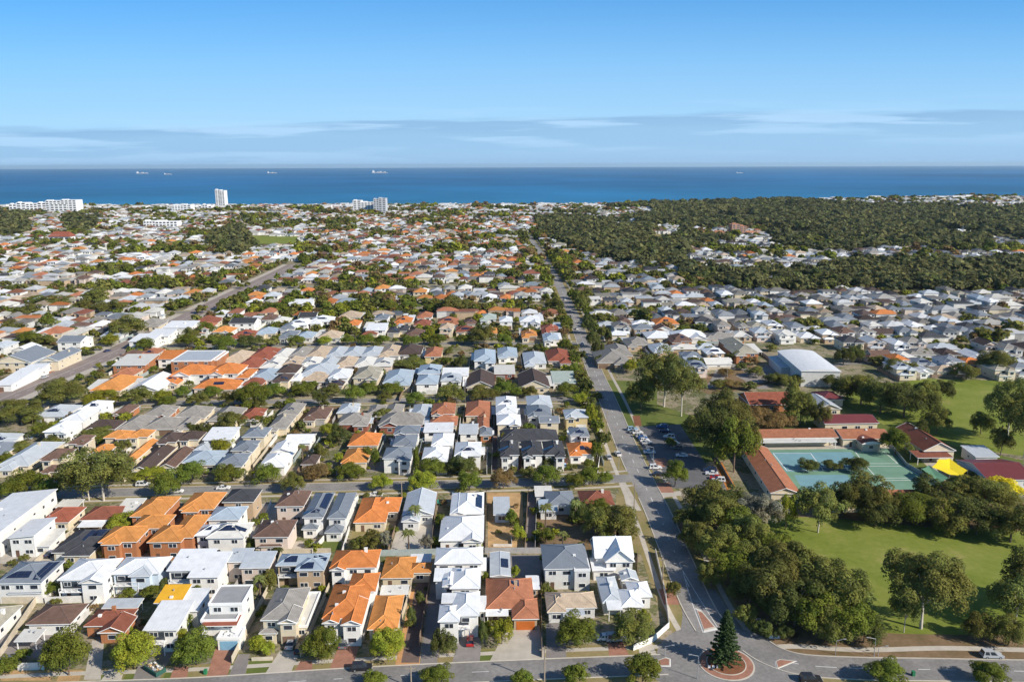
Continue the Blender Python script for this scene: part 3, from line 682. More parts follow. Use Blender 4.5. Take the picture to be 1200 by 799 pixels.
house('two-storey orange-brick villa with orange tiled hip roof, rightmost of the front pair', 'brick', [(172, 212, 635, 615, 5.8, 'hip', 'amber'), (196, 226, 630, 603, 5.8, 'hip', 'amber')])
house('orange-tiled brick villa directly behind the front pair of orange-brick villas', 'brick', [(152, 192, 619, 603, 5.8, 'hip', 'amber')])
house('long orange-tiled brick villa nearest the first cross street, left of the driveway', 'brick', [(152, 190, 605, 585, 5.8, 'hip', 'amber'), (165, 200, 595, 582, 5.8, 'hip', 'amber')], vents=1)
house('orange-tiled brick villa nearest the first cross street, beside the charcoal roof', 'brick', [(210, 250, 597, 577, 5.6, 'hip', 'amber'), (212, 232, 600, 586, 5.6, 'hip', 'amber')])
house('tan two-storey house with charcoal hip roof beside the first cross street', 'tan', [(260, 297, 588, 573, 6.0, 'hip', 'charcoal')], wins=1)
house('white house with pale blue metal hip roof below the charcoal roof', 'white', [(242, 280, 609, 593, 5.6, 'hip', 'blue')], wins=1)
house('white two-storey house with pale roof carrying four solar arrays', 'white', [(228, 262, 627, 614, 5.8, 'hip', 'white'), (241, 286, 630, 612, 6.0, 'hip', 'offwhite')], solar=[(1, .45, .35, 5, 2, 'x'), (0, .3, .4, 2, 2, 'x'), (1, .42, .62, 3, 1, 'x'), (1, .8, .4, 2, 2, 'x')])
house('cream two-storey house with grey-brown hip roof beside the first cross street', 'pink', [(322, 356, 593, 575, 6.0, 'hip', 'brown')], vents=2)
house('cream two-storey house with grey-brown hip roof, lower of the matching two', 'pink', [(296, 338, 629, 609, 5.8, 'hip', 'brown'), (303, 330, 640, 633, 3, 'hip', 'brown')], vents=2)
house('narrow white two-storey house with slate roof and long solar array', 'white', [(354, 379, 606, 577, 6.0, 'hip', 'slate'), (353, 372, 620, 610, 3.1, 'hip', 'slate')], solar=[(0, .8, .6, 2, 7, 'y'), (0, .35, .15, 3, 2, 'x')], balcony=False)
house('narrow white two-storey house with plain slate roof and rear porch', 'white', [(383, 406, 607, 577, 6.0, 'hip', 'slate'), (380, 401, 624, 611, 3.1, 'hip', 'slate')])
house('cream single-storey house with vivid orange tiled roof and walled back garden', 'cream', [(414, 452, 612, 583, 3.2, 'hip', 'orange'), (430, 467, 600, 583, 3.2, 'hip', 'orange')], vents=2)
house('pale house with broad grey gabled metal roof beside green bins', 'pale', [(471, 508, 603, 577, 3.6, 'gy', 'silver'), (470, 492, 611, 590, 3.4, 'gy', 'silver')])
house('white single-storey house with ribbed white metal roof, upper of the pair', 'white', [(527, 567, 602, 577, 3.6, 'hip', 'white'), (527, 546, 603, 580, 3.6, 'gy', 'white')], solar=[(0, .85, .5, 2, 6, 'y')], chimney=True)
house('white single-storey house with several white metal gables, lower of the pair', 'white', [(514, 567, 633, 604, 3.6, 'hip', 'white'), (541, 566, 635, 612, 3.6, 'gy', 'white'), (517, 536, 630, 612, 3.5, 'gy', 'white')], vents=2)
house('small pale shed standing alone on a bare sandy lot', 'blue', [(578, 598, 603, 585, 2.8, 'skf', 'silver')], name='shed', cat='shed', wins=1)
house('old house with dark grey hip roof and pale blue lean-to', 'pale', [(641, 675, 592, 575, 3.4, 'hip', 'slate'), (632, 654, 599, 587, 3.0, 'skf', 'blue'), (627, 648, 581, 571, 3, 'skf', 'offwhite')], wins=1)
house('white-walled house with plain red-brown gabled roof near the corner', 'white', [(681, 721, 592, 575, 3.3, 'hip', 'redbrown')], chimney=True, wins=1)

# ------------------------------------------------------------------ second block and beyond: each tuple is a house seen in the photo
DESC = {'slate': 'slate-grey', 'silver': 'silver-grey', 'redbrown': 'red-brown', 'darkbrown': 'dark brown', 'offwhite': 'off-white', 'midgrey': 'mid-grey', 'amber': 'amber', 'green': 'grey-green'}
BC = """
-5 33 546 518 3 hip silver cream|-40 -8 540 518 3 hip slate cream|-30 8 520 508 3 hip silver white|46 72 538 526 5.6 hip brown cream|47 66 553 545 3 hip brown cream|78 98 520 510 5.6 hip brown cream|50 78 506 494 5.6 hip white white
70 97 493 481 5.6 hip white white|91 118 480 470 5.6 hip white white|40 75 488 475 3 hip silver white|121 148 513 505 5.4 hip amber cream|149 173 512 504 5.4 hip amber cream
105 127 530 521 3 hip amber cream|142 157 541 516 3 gy amber cream|151 176 552 522 3 gy darkbrown cream|183 206 518 507 5.4 hip darkbrown cream|208 233 515 506 5.4 hip darkbrown cream
184 205 548 526 3 gy brown cream|131 150 485 475 3 hip brown brick|97 134 503 493 3.2 hip darkbrown brick|134 165 504 488 3 hip grey brick|165 203 503 490 3 hip grey cream
167 197 487 476 3 hip grey brick|203 221 503 489 3 hip grey cream|205 240 488 477 3 hip grey cream|243 275 493 478 3 hip grey cream|279 303 491 479 3.2 hip red white
313 336 502 486 3.2 hip grey cream|325 349 486 473 3.2 hip grey cream|355 382 491 478 3.2 hip brown cream|237 271 515 503 5.6 skf white white|226 246 528 517 3.4 hip silver white
213 256 542 528 3.4 hip blue cream|283 310 512 501 5.6 hip slate cream|270 296 528 516 5.6 hip slate cream|255 284 544 531 5.6 hip slate cream|302 334 547 531 3.6 hip white white
316 343 530 519 3.6 gy white white|333 364 519 508 3.6 gx white white|352 370 544 533 3 hip darkbrown pink|407 443 522 508 3.2 hip orange cream|399 430 542 526 3.2 hip amber cream
448 482 537 524 5.8 hip slate white|460 487 522 510 5.8 hip slate white|461 491 508 499 5.6 hip slate white|494 525 538 524 5.4 hip white white|505 531 522 508 5.4 hip white white
496 531 506 497 5 skf white white|532 564 534 518 5.6 hip white white|538 560 508 496 5.2 gx silver white|562 577 510 501 3.2 hip slate brick|505 533 485 473 5.4 hip terracotta cream
503 536 497 488 3.2 hip terracotta cream|545 576 487 471 3.2 hip terracotta cream|559 574 502 485 3 gy terracotta cream|395 431 497 485 3.2 hip grey redbrick|443 495 498 485 3.2 hip grey redbrick
481 503 488 474 3.2 hip silver cream|450 470 487 474 3.2 hip grey cream|429 449 486 475 3.2 hip grey cream|394 417 484 473 3.2 hip silver cream|581 606 476 465 5.4 hip white white
581 606 485 475 5.4 hip white white|582 611 497 486 5.4 hip white cream|618 648 477 464 5.4 hip silver pale|618 647 487 475 5.4 hip slate pale|632 656 495 487 5.2 gx slate cream
662 690 489 480 5.6 hip silver yellow|668 691 510 501 5.6 hip slate white|667 698 532 519 3.2 hip orange white|586 609 533 517 5.8 hip charcoal white|612 637 533 517 5.8 hip charcoal white
638 663 533 517 5.8 hip charcoal white|586 655 516 504 4.6 hip charcoal white
413 443 443 431 5 hip olive cream|448 481 449 434 3.6 hip blue cream|487 513 450 440 5.4 hip blue white|489 516 438 428 5.4 hip blue white|516 541 446 438 5.0 hip silver white
518 549 440 431 5.0 gx white white|546 580 454 434 3.4 gy darkbrown cream|608 645 454 434 3.4 gy darkbrown cream|579 604 438 430 3.2 skf offwhite redbrick|648 676 449 438 3 skf green pale
642 670 423 407 3.2 hip red pink|614 641 426 407 3.2 hip silver white|555 581 423 410 5.4 hip blue white|583 607 418 408 3.4 hip blue white|497 517 418 408 5 hip terracotta yellow
463 493 416 406 3.2 hip darkbrown white|443 468 417 406 3.2 hip beige pale|423 446 417 407 3.2 hip silver pale|401 423 417 407 3.2 hip silver pale|381 401 418 407 3.2 hip silver pale
358 381 418 407 3.2 hip beige pale|336 358 419 408 3.2 hip grey pale|316 337 420 409 3.2 hip offwhite pale|304 328 431 420 3.2 hip offwhite pink|328 349 429 419 3.2 hip beige pink
350 372 429 419 3.2 hip offwhite pink|371 392 430 420 3.2 hip silver pink|392 414 429 419 3.2 hip beige pink|415 437 429 419 3.2 hip offwhite pink|436 459 429 420 3.2 hip offwhite pink
288 318 421 409 3.4 hip red brick|275 303 431 421 3.4 hip red brick|258 290 424 413 3.2 hip beige cream|352 390 439 428 4.4 hip silver pink|323 347 437 428 5.2 hip darkbrown white
352 388 446 438 3 hip pink_ pink|318 338 447 439 5 hip darkbrown cream|291 324 445 433 3.4 hip blue white|283 307 451 444 3 hip redbrown brick|340 352 446 438 4 hip white white
384 408 443 433 5 hip white white|382 402 452 444 3 hip darkbrown cream|200 243 439 430 5.4 hip orange white|243 279 438 428 5.6 hip orange white|276 291 443 433 5 hip orange white
226 276 455 446 3.4 hip orange pink|183 208 449 439 3.2 hip orange cream|148 186 458 436 3.4 gy white white|104 141 458 438 3.4 hip amber cream|131 170 428 418 5 skf offwhite brick
184 212 421 411 5 gx orange white|-10 36 425 402 5.6 gy slate cream|45 68 423 404 5.6 gy slate cream|66 94 401 387 5.6 gx slate white|-8 13 451 434 3.6 skf white white
12 34 441 430 3.6 skf white white|24 46 433 422 3.6 skf silver white|117 141 394 389 3.6 skf silver pale|45 72 391 381 3.4 hip terracotta cream|160 186 381 373 3.4 hip grey cream
150 178 400 386 5.5 skf white white|170 197 394 380 5.5 skf white white|190 224 384 369 5.5 skf white white|226 252 378 366 3.4 hip redbrown cream|268 298 379 364 5.6 gx charcoal white
270 297 395 384 3.4 hip red cream|298 322 391 384 3.4 hip blue cream|303 322 375 365 3.4 hip brown pale|316 336 378 366 3.4 hip offwhite pale|327 345 385 376 4.6 hip slate white
326 345 395 384 3.2 hip slate pale|336 360 381 369 5 hip white white|349 370 372 358 5 gx charcoal white|362 388 377 364 5 hip white white|338 366 356 344 5 gx white white
372 398 396 382 3.4 hip beige pale|345 366 396 386 3.2 hip blue pale|396 422 372 364 3.4 hip beige cream|428 452 387 371 5.2 skf white white|438 454 374 367 4.4 hip slate white
462 482 378 364 3.4 hip orange cream|466 478 388 376 3.2 hip charcoal cream|453 468 390 380 3.2 hip charcoal cream|475 496 393 380 3.4 hip brown cream|488 506 372 365 3.2 hip terracotta white
512 537 379 367 3.4 hip terracotta white|543 560 380 366 3.4 hip brown cream|562 582 374 362 5.4 hip green pale|567 583 391 376 3.4 hip amber pale|585 601 377 363 5.4 hip white white
609 634 377 363 5.2 hip white white|635 656 388 368 3.4 hip red pink|611 630 394 381 3.2 hip amber cream|637 656 398 387 4 hip blue white|424 442 392 386 3.2 hip redbrown cream
700 740 425 412 3.4 hip grey tan|712 742 417 402 3.4 hip grey tan|735 762 404 392 3.4 hip grey tan|765 790 411 398 3.4 hip silver tan|758 786 396 385 3.4 hip white cream|787 812 400 391 3.4 hip brown brick
768 797 380 372 3.6 hip orange cream|862 890 414 398 5 hip olive brick|790 830 395 385 3.4 hip white white
"""
pending = []
for ln in BC.strip().splitlines():
    for t_ in ln.split('|'):
        q = t_.split(); x0, x1, yf, yb, e = map(float, q[:5]); rk = 'beige' if q[6] == 'pink_' else q[6]
        pending.append((x0, x1, yf, yb, e, q[5], rk, q[7]))
rnd = random.Random(3)
for i, (x0, x1, yf, yb, e, kd, rk, wk) in enumerate(pending):
    bl = [(x0, x1, yf, yb, e, kd, rk)]; w_ = x1 - x0
    if kd == 'hip' and e < 5.9 and w_ > 17:
        k = rnd.random(); s_ = (yf - yb)
        if k < .5: bl.append((x0 + w_ * .02, x0 + w_ * .5, yf + s_ * .18, yb + s_ * .45, e - .05, 'hip' if rnd.random() < .6 else 'gy', rk))
        elif k < .9: bl.append((x0 + w_ * .5, x0 + w_ * .99, yf + s_ * .18, yb + s_ * .45, e - .05, 'hip' if rnd.random() < .6 else 'gy', rk))
        if rnd.random() < .3 and e > 4.5: bl.append((x0 + w_ * .1, x0 + w_ * .55, yf + s_ * .5, yf - s_ * .1, 2.9, 'hip', rk))
    if rnd.random() < .45 and yf < 560:
        s_ = yf - yb; a_ = rnd.choice((-.12, .72)); bl.append((x0 + w_ * a_, x0 + w_ * (a_ + .42), yf - s_ * .1, yf - s_ * .55, 2.5, 'skf', rnd.choice(('white', 'silver', 'offwhite')), 'open'))
    so_ = []
    if rnd.random() < .22 and kd == 'hip': so_ = [(0, rnd.uniform(.4, .7), .25, rnd.choice((2, 3, 4)), 2, 'x')]
    if rk == 'charcoal' and 500 < yf < 540: so_ = [(0, .3, .35, 3, 2, 'x')] if w_ < 40 else []
    o = house('', wk, bl, wins=1, vents=1 if rnd.random() < .5 else 0, solar=so_, chimney=rnd.random() < .12, garage=(rnd.choice(('white', 'grey', 'brown')), rnd.choice((-1, 1))) if rnd.random() < .35 else None, door=yf > 455)
    o['_auto'] = 1; o['_r'] = rk; o['_s'] = 2 if e >= 4.4 else 1
    pending[i] = (o, rk)

# three-storey orange brick flats on the left, behind the second cross street
def special():
    o = house('three-storey orange brick apartment block with flat pale roof and white balconies', 'brick', [(200, 247, 423, 411, 8.4, 'flat', 'silver'), (238, 254, 422, 412, 7.6, 'flat', 'offwhite')], name='apartment_building', cat='building', wins=1, vents=2)
    return o
special()

# ------------------------------------------------------------------ school
SCH = -math.atan((653 - 600) / F)
def sch(label, wall, bl, **kw): return house(label, wall, bl, rz=kw.pop('rz', -GRID), name=kw.pop('name', 'school_building'), cat=kw.pop('cat', 'building'), wins=kw.pop('wins', 1), side=-1, **kw)
sch('long school wing with orange tiled roof closing the left side of the courts', 'cream', [(903, 939, 578, 524, 3.6, 'gy', 'terracotta', None, 20)], rz=SCH, vents=3)
sch('long low school wing with orange-red tiled roof and verandah behind the courts', 'cream', [(886, 984, 513, 502, 3.4, 'gx', 'terracotta'), (888, 982, 518, 514, 2.9, 'skf', 'offwhite', 'open')], vents=4)
sch('school wing with orange-red tiled roof and arched entry, right of the long verandah', 'cream', [(987, 1046, 514, 502, 3.4, 'gx', 'terracotta'), (1010, 1034, 520, 509, 3.2, 'arch', 'redbrown')], vents=2)
sch('school hall with tall red-brown gabled roof and cream gable beside yellow shade sail', 'cream', [(1082, 1121, 528, 503, 4.2, 'gy', 'redbrown', None, 27), (1075, 1118, 536, 529, 3.0, 'skf', 'redbrown', 'open'), (1066, 1086, 509, 501, 3.6, 'hip', 'terracotta')], vents=3)
sch('maroon metal-roofed school building with four pale skylights behind the long wing', 'cream', [(966, 1031, 496, 485, 4.0, 'gx', 'maroon', None, 14)])
sch('school building with red metal roof and two white skylights nearest the arched hall', 'brick', [(878, 932, 474, 461, 3.6, 'gx', 'red', None, 20)])
sch('small school building with pale grey gabled roof between the two red roofs', 'cream', [(957, 987, 479, 466, 3.6, 'gy', 'silver')])
sch('small dark red-roofed school building partly hidden behind trees', 'cream', [(963, 990, 468, 459, 3.6, 'hip', 'maroon')])
sch('low cream school building with orange-brown roof on the lower side of the courts', 'cream', [(1029, 1084, 584, 574, 3.4, 'gx', 'terracotta'), (1048, 1066, 587, 577, 3.4, 'gy', 'terracotta')], vents=3)
sch('small school room with orange-brown roof and grey awning beside the court corner', 'cream', [(1094, 1112, 583, 576, 3.2, 'gx', 'redbrown'), (1083, 1094, 583, 576, 3.0, 'skf', 'silver')])
sch('maroon-roofed school building at the right edge with white roof stripes', 'pale', [(1157, 1216, 562, 538, 3.8, 'gx', 'maroon', None, 14)])
sch('pale grey flat-roofed school building above the maroon roof at right edge', 'pale', [(1143, 1172, 535, 524, 3.6, 'skf', 'silver')])
sch('low cream building glimpsed behind trees below the courts', 'cream', [(975, 1022, 590, 580, 3.2, 'gx', 'redbrown')])
sch('big white sports hall with curved pale roof standing behind the school', 'pale', [(939, 986, 435, 411, 8.2, 'arch', 'white'), (915, 941, 431, 416, 4.6, 'skr', 'silver')], rz=SCH, name='sports_hall', cat='hall', wins=0)
def skylights(px, e, n, label_parent):
    pass
# yellow and white shade sails
def sail(px, hs, m, label):
    root = tag(empty('shade_sail', ground(*px[0])), label, 'shade sail')
    o = root.location; P = [ground(*p, h) - o for p, h in zip(px, hs)]
    cen = sum(P, Vector()) / len(P); cen.z -= .5; mb = MB(); n = len(P)
    for i in range(n):
        a, b2 = P[i], P[(i + 1) % n]; m1 = (a + b2) / 2 * .93 + cen * .07
        mb.face([a, m1, cen]); mb.face([m1, b2, cen])
    mb.build('sail_cloth', m, root)
    for p in P:
        q = MB(); q.bar((p.x, p.y, 0), (p.x, p.y, p.z + .2), .1); q.build('post', M_metal, root)
sail([(1092, 547), (1100, 538), (1113, 537), (1134, 551), (1128, 558), (1113, 556)], [4, 4.5, 4, 4.3, 3.8, 4], mat('sail_yellow', (.80, .62, .02), var=.05), 'bright yellow shade sail beside the school hall')
sail([(1080, 549), (1088, 545), (1112, 560), (1102, 566)], [3.6, 3.8, 3.6, 3.4], mat('sail_green', (.12, .26, .16), var=.1), 'dark green shade sail lower left of the yellow one')

# ------------------------------------------------------------------ large buildings far off
def slab_block(name, label, cat, px, yb, ytop, depth, wallm, rows, cols, steps=None, roofm=None):
    A = ground(px[0], yb); B = ground(px[1], yb); gz = terr((A.x + B.x) / 2, A.y)
    A.z = B.z = 0; w_ = (B - A).length; H = height_at((A + B) / 2, ytop)
    root = tag(empty(name, (A + B) / 2 + Vector((0, 0, gz))), label, cat); H -= gz
    mw = MB(); parts = steps or [(0, 1, 1)]
    wins_ = []
    for i, (a, b2, hf) in enumerate(parts):
        x0, x1, h = -w_ / 2 + w_ * a, -w_ / 2 + w_ * b2, H * hf
        mw.box(x0, -i * .4, 0, x1, depth + i * .5, h)
        mw.box(x0 + w_ * .04, 2, h, x0 + (x1 - x0) * .5, 6, h + 2.2)
        nr, nc = max(2, round(rows * hf)), max(1, round(cols * (b2 - a)))
        for r in range(nr):
            for c in range(nc):
                cx_ = x0 + (x1 - x0) * (c + .5) / nc; zz = h * (r + .5) / nr; ww = (x1 - x0) / nc * .36; hh = h / nr * .3
                wins_.append((cx_, -i * .4, zz, ww * 2, hh * 2))
    mw.build('wall', wallm, root)
    for cx_, cy_, zz, ww, hh in wins_[:100]: q = link('window', WIN2, root); q.location = (cx_, cy_, zz); q.scale = (ww, 1.5, hh)
    return root
M_tower = mat('tower_render', (.80, .80, .79), var=.05); M_towerg = mat('tower_grey', (.45, .47, .50), var=.1); M_towerb = mat('tower_brick', (.46, .22, .13), var=.1)
slab_block('apartment_tower', 'tall white apartment tower standing alone on the coast', 'tower', (253.5, 264), 243.5, 222.5, 22, M_tower, 14, 3, [(0, .55, 1), (.5, 1, .96)])
slab_block('apartment_building', 'long low white apartment building, leftmost on the coast', 'building', (12, 55), 248.5, 237.5, 25, M_tower, 4, 9, [(0, .2, .85), (.2, .45, 1), (.45, .75, .9), (.75, 1, 1)])
slab_block('apartment_building', 'taller white stepped apartment building left of the coastal tower', 'building', (55, 90), 250, 234.5, 30, M_tower, 6, 7, [(0, .5, .95), (.5, 1, 1), (.15, .7, .7)])
slab_block('apartment_building', 'dark-windowed white apartment building between the left blocks and the tower', 'building', (202, 224), 249, 240, 22, M_tower, 4, 6, [(0, .6, .9), (.6, 1, 1)])
slab_block('apartment_building', 'white apartment block with pointed roof just left of the tower', 'building', (233, 248), 247, 239.8, 20, M_tower, 3, 4, [(0, 1, .8), (.3, .7, 1)])
slab_block('apartment_building', 'grey and white apartment tower, right part of the coastal pair left of centre', 'tower', (438, 452.5), 250, 232.5, 24, M_towerg, 8, 4, [(0, .45, .95), (.4, 1, 1)])
slab_block('apartment_building', 'white stepped apartment block, left part of the pair left of centre', 'building', (414, 438), 249, 235, 24, M_tower, 6, 6, [(0, .4, 1), (.4, 1, .85)])
slab_block('apartment_building', 'long white three-storey building among the far houses on the left', 'building', (169, 208), 268.5, 259, 18, M_tower, 3, 10, [(0, .35, 1), (.35, 1, .95)])
slab_block('apartment_building', 'orange-brown brick tower block rising from the distant bushland', 'tower', (857, 874), 277, 263, 20, M_towerb, 6, 4, [(0, .6, 1), (.6, 1, .85)])
slab_block('apartment_building', 'low orange-brown brick wing left of the distant brick tower block', 'building', (815, 858), 277, 272, 16, M_towerb, 1, 8, [(0, .5, .9), (.5, 1, 1)])
slab_block('apartment_building', 'low orange-brown brick wing right of the distant brick tower block', 'building', (874, 893), 277, 272.3, 16, M_towerb, 1, 5)
o = slab_block('church', 'white church with red roof among far houses at left', 'church', (58, 82), 286, 277.5, 16, M_tower, 1, 4); 
rr = MB(); A_ = ground(58, 286); w_ = (ground(82, 286) - A_).length; hz = height_at(A_, 277.5)
rr.face([(-w_ / 2 - 1, -1, hz), (w_ / 2 + 1, -1, hz), (w_ / 2 - 4, 9, hz + 7), (-w_ / 2 + 4, 9, hz + 7)]); rr.face([(w_ / 2 + 1, 18, hz), (-w_ / 2 - 1, 18, hz), (-w_ / 2 + 4, 9, hz + 7), (w_ / 2 - 4, 9, hz + 7)])
rr.face([(w_ / 2 + 1, -1, hz), (w_ / 2 + 1, 18, hz), (w_ / 2 - 4, 9, hz + 7)]); rr.face([(-w_ / 2 - 1, 18, hz), (-w_ / 2 - 1, -1, hz), (-w_ / 2 + 4, 9, hz + 7)])
rr.build('roof', rmat('red'), o)

# ships
def ship(x, y, wpx, label, hull=(.55, .2, .15)):
    g = ground(x, y, -15); k = g.y / F; ln = wpx * k
    root = tag(empty('cargo_ship', g), label, 'ship'); h = MB()
    a = ln / 2; b2 = ln * .075
    P = [(-a, -b2), (a * .85, -b2), (a, 0), (a * .85, b2), (-a, b2)]; z0, z1 = 0, ln * .045
    h.face([(px_, py_, z1) for px_, py_ in P])
    for i in range(5): j = (i + 1) % 5; h.face([(*P[i], z0), (*P[j], z0), (*P[j], z1), (*P[i], z1)])
    h.build('hull', mat('ship_hull', (.30, .30, .33)), root)
    s_ = MB(); s_.box(-a * .92, -b2 * .8, z1, -a * .68, b2 * .8, ln * .15); s_.box(-a * .85, -b2 * .3, ln * .15, -a * .78, b2 * .3, ln * .19); s_.build('deckhouse', M_tower, root)
    c = MB()
    for i in range(5): u = -a * .55 + i * a * .27; c.box(u, -b2 * .7, z1, u + a * .22, b2 * .7, ln * (.07 + .03 * ((i * 7) % 3)))
    c.build('cargo', mat('ship_cargo', (.60, .60, .60)), root)
ship(167, 203.8, 14, 'long pale cargo ship, leftmost on the horizon'); ship(197, 204.8, 9, 'small cargo ship second from left on the horizon'); ship(319, 203.3, 11, 'white ship on the sea above the coastal tower')
ship(445, 203.2, 18, 'largest ship with tall superstructure near the middle of the horizon'); ship(867, 203.2, 8, 'tiny white ship right of centre on the sea')

# ------------------------------------------------------------------ walls and fences between the near lots
def fence(px, h, m, label, th=.12, cat='fence', name='fence', cap=False):
    P = [ground(*p) for p in px]; o = P[0].copy(); root_me = MB()
    for a, b2 in zip(P, P[1:]):
        a = a - o; b2 = b2 - o; t_ = (b2 - a).normalized(); n = Vector((t_.y, -t_.x, 0)) * th / 2
        q = [a - n, b2 - n, b2 + n, a + n]
        root_me.face([(p.x, p.y, h) for p in q][::-1])
        for i in range(4): j = (i + 1) % 4; root_me.face([(q[j].x, q[j].y, 0), (q[i].x, q[i].y, 0), (q[i].x, q[i].y, h), (q[j].x, q[j].y, h)])
    ob = root_me.build(name, m); ob.location = o
    return tag(ob, label, cat)
MW, MC, MG = mat('fence_white', (.70, .69, .66)), mat('fence_cream', (.56, .49, .38)), mat('fence_grey', (.38, .37, .36)); MS, MT = mat('fence_steel', (.33, .38, .38)), mat('fence_timber', (.24, .17, .12))
FN = [
 ([(-10, 786), (43, 706)], 1.9, MC, 'long cream side wall slanting up from the lower left corner'), ([(-10, 707), (40, 706.5)], 1.9, MC, 'cream back wall below the blue-grey solar roof'),
 ([(53, 707), (112, 705)], 1.9, MW, 'white back wall above the brown tiled roof'), ([(21, 785), (52, 784)], 1.8, MW, 'short white front wall at bottom left beside a big round tree'),
 ([(86, 742), (122, 699)], 1.9, MW, 'white side wall between the brown roof and red-brown roof'), ([(222, 775), (288, 672)], 1.9, MG, 'grey side wall left of the dark alley beside the flat-roofed modern house'),
 ([(272, 777), (318, 685)], 1.8, MC, 'cream side wall right of the flat-roofed modern house'), ([(295, 774), (320, 773)], .9, MC, 'low cream garden wall before the broad grey roof'),
 ([(352, 770), (386, 690)], 1.9, MC, 'cream side wall right of the broad grey roofed house'), ([(426, 752), (444, 690)], 1.8, MG, 'grey side fence between the bright orange and amber roofs'),
 ([(467, 738), (482, 692)], 1.8, MC, 'cream wall right of the amber roof'), ([(491, 758), (506, 672)], 2.0, MT, 'tall brown fence along the dark driveway'),
 ([(567, 752), (571, 650)], 1.8, MG, 'grey side fence between the white houses and rust brown roof'), ([(635, 770), (634, 668)], 1.8, MT, 'dark side fence right of the rust brown roof'),
 ([(416, 652), (512, 649.5)], 1.9, MS, 'grey-green back fence running above the orange and amber roofs'), ([(568, 648), (637, 648)], 1.8, MG, 'back wall above the shed with the solar panel'),
 ([(318, 650), (388, 649)], 1.9, MC, 'cream back wall above the three small solar arrays'), ([(366, 650), (420, 585)], 1.8, MW, 'white party wall left of the narrow slate roofed houses'), ([(401, 650), (419, 590)], 1.8, MW, 'white wall between the slate roofs and vivid orange roof'),
 ([(455, 648), (470, 600)], 1.8, MT, 'brown fence left of the yard with palm and bins'), ([(505, 648), (513, 580)], 1.8, MT, 'brown fence left of the paired white metal roofs'), ([(569, 648), (570, 577)], 1.8, MT, 'timber fence left of the bare sandy lot'),
 ([(615, 648), (619, 577)], 1.8, MT, 'timber fence on the right of the bare sandy lot beside a shaded drive'), ([(627, 648), (629, 585)], 1.8, MG, 'grey fence right of the shaded drive'), ([(768, 648), (780, 700), (784, 735), (765, 752), (742, 762)], 1.5, MW, 'curved white wall round the corner garden by the roundabout'),
 ([(106, 652), (160, 652)], 1.9, MC, 'cream wall in front of the left orange-brick villa'), ([(41, 662), (105, 608)], 1.6, MC, 'cream wall left of the charcoal solar roof'), ([(256, 700), (262, 640)], 1.8, MG, 'grey fence left of the pink house'),
 ([(318, 690), (330, 650)], 1.8, MC, 'cream fence between the pink house and the blue-grey roof'), ([(298, 640), (318, 590)], 1.6, MW, 'white wall between charcoal roof and grey-brown roofs'), ([(124, 704), (134, 680)], 1.8, MC, 'short cream wall left of the pale blue house'),
 ([(747, 648), (747, 690)], 1.8, MT, 'brown side fence beside the steep white gable'), ([(578, 640), (600, 640), (599, 630)], .8, MW, 'low pale foundation wall on the bare sandy lot'),
 ([(143, 552), (170, 516)], 1.8, MC, 'cream wall between the long amber and dark brown villa roofs'), ([(178, 552), (203, 516)], 1.8, MC, 'cream wall right of the long dark brown villa roof'),
 ([(283, 555), (330, 500)], 1.8, MC, 'cream wall between the slate trio and the long white roof'), ([(330, 506), (356, 474)], 1.8, MC, 'cream wall right of the long grey solar roof'), ([(468, 470), (485, 432)], 1.8, MT, 'brown wall left of the blue metal roofs'),
 ([(527, 552), (534, 505)], 1.8, MG, 'grey fence between two white-roofed houses behind the first cross street'), ([(576, 556), (579, 480)], 1.8, MG, 'grey fence left of the charcoal-roofed trio'), ([(700, 556), (706, 520), (693, 480)], 1.6, MW, 'white fence beside the long road above the first cross street'),
 ([(860, 573), (838, 535)], 1.2, MT, 'low timber fence beside the orange mulch bed'), ([(1046, 526), (1062, 546), (1115, 577)], 1.4, MS, 'mesh-coloured fence on the right side of the school courts'),
 ([(100, 450), (130, 447)], 1.8, MC, 'cream wall beside the vacant lot on the wide road'),
]
for f_ in FN: fence(*f_, name='wall' if 'wall' in f_[3] else 'fence', cat='wall' if 'wall' in f_[3] else 'fence')

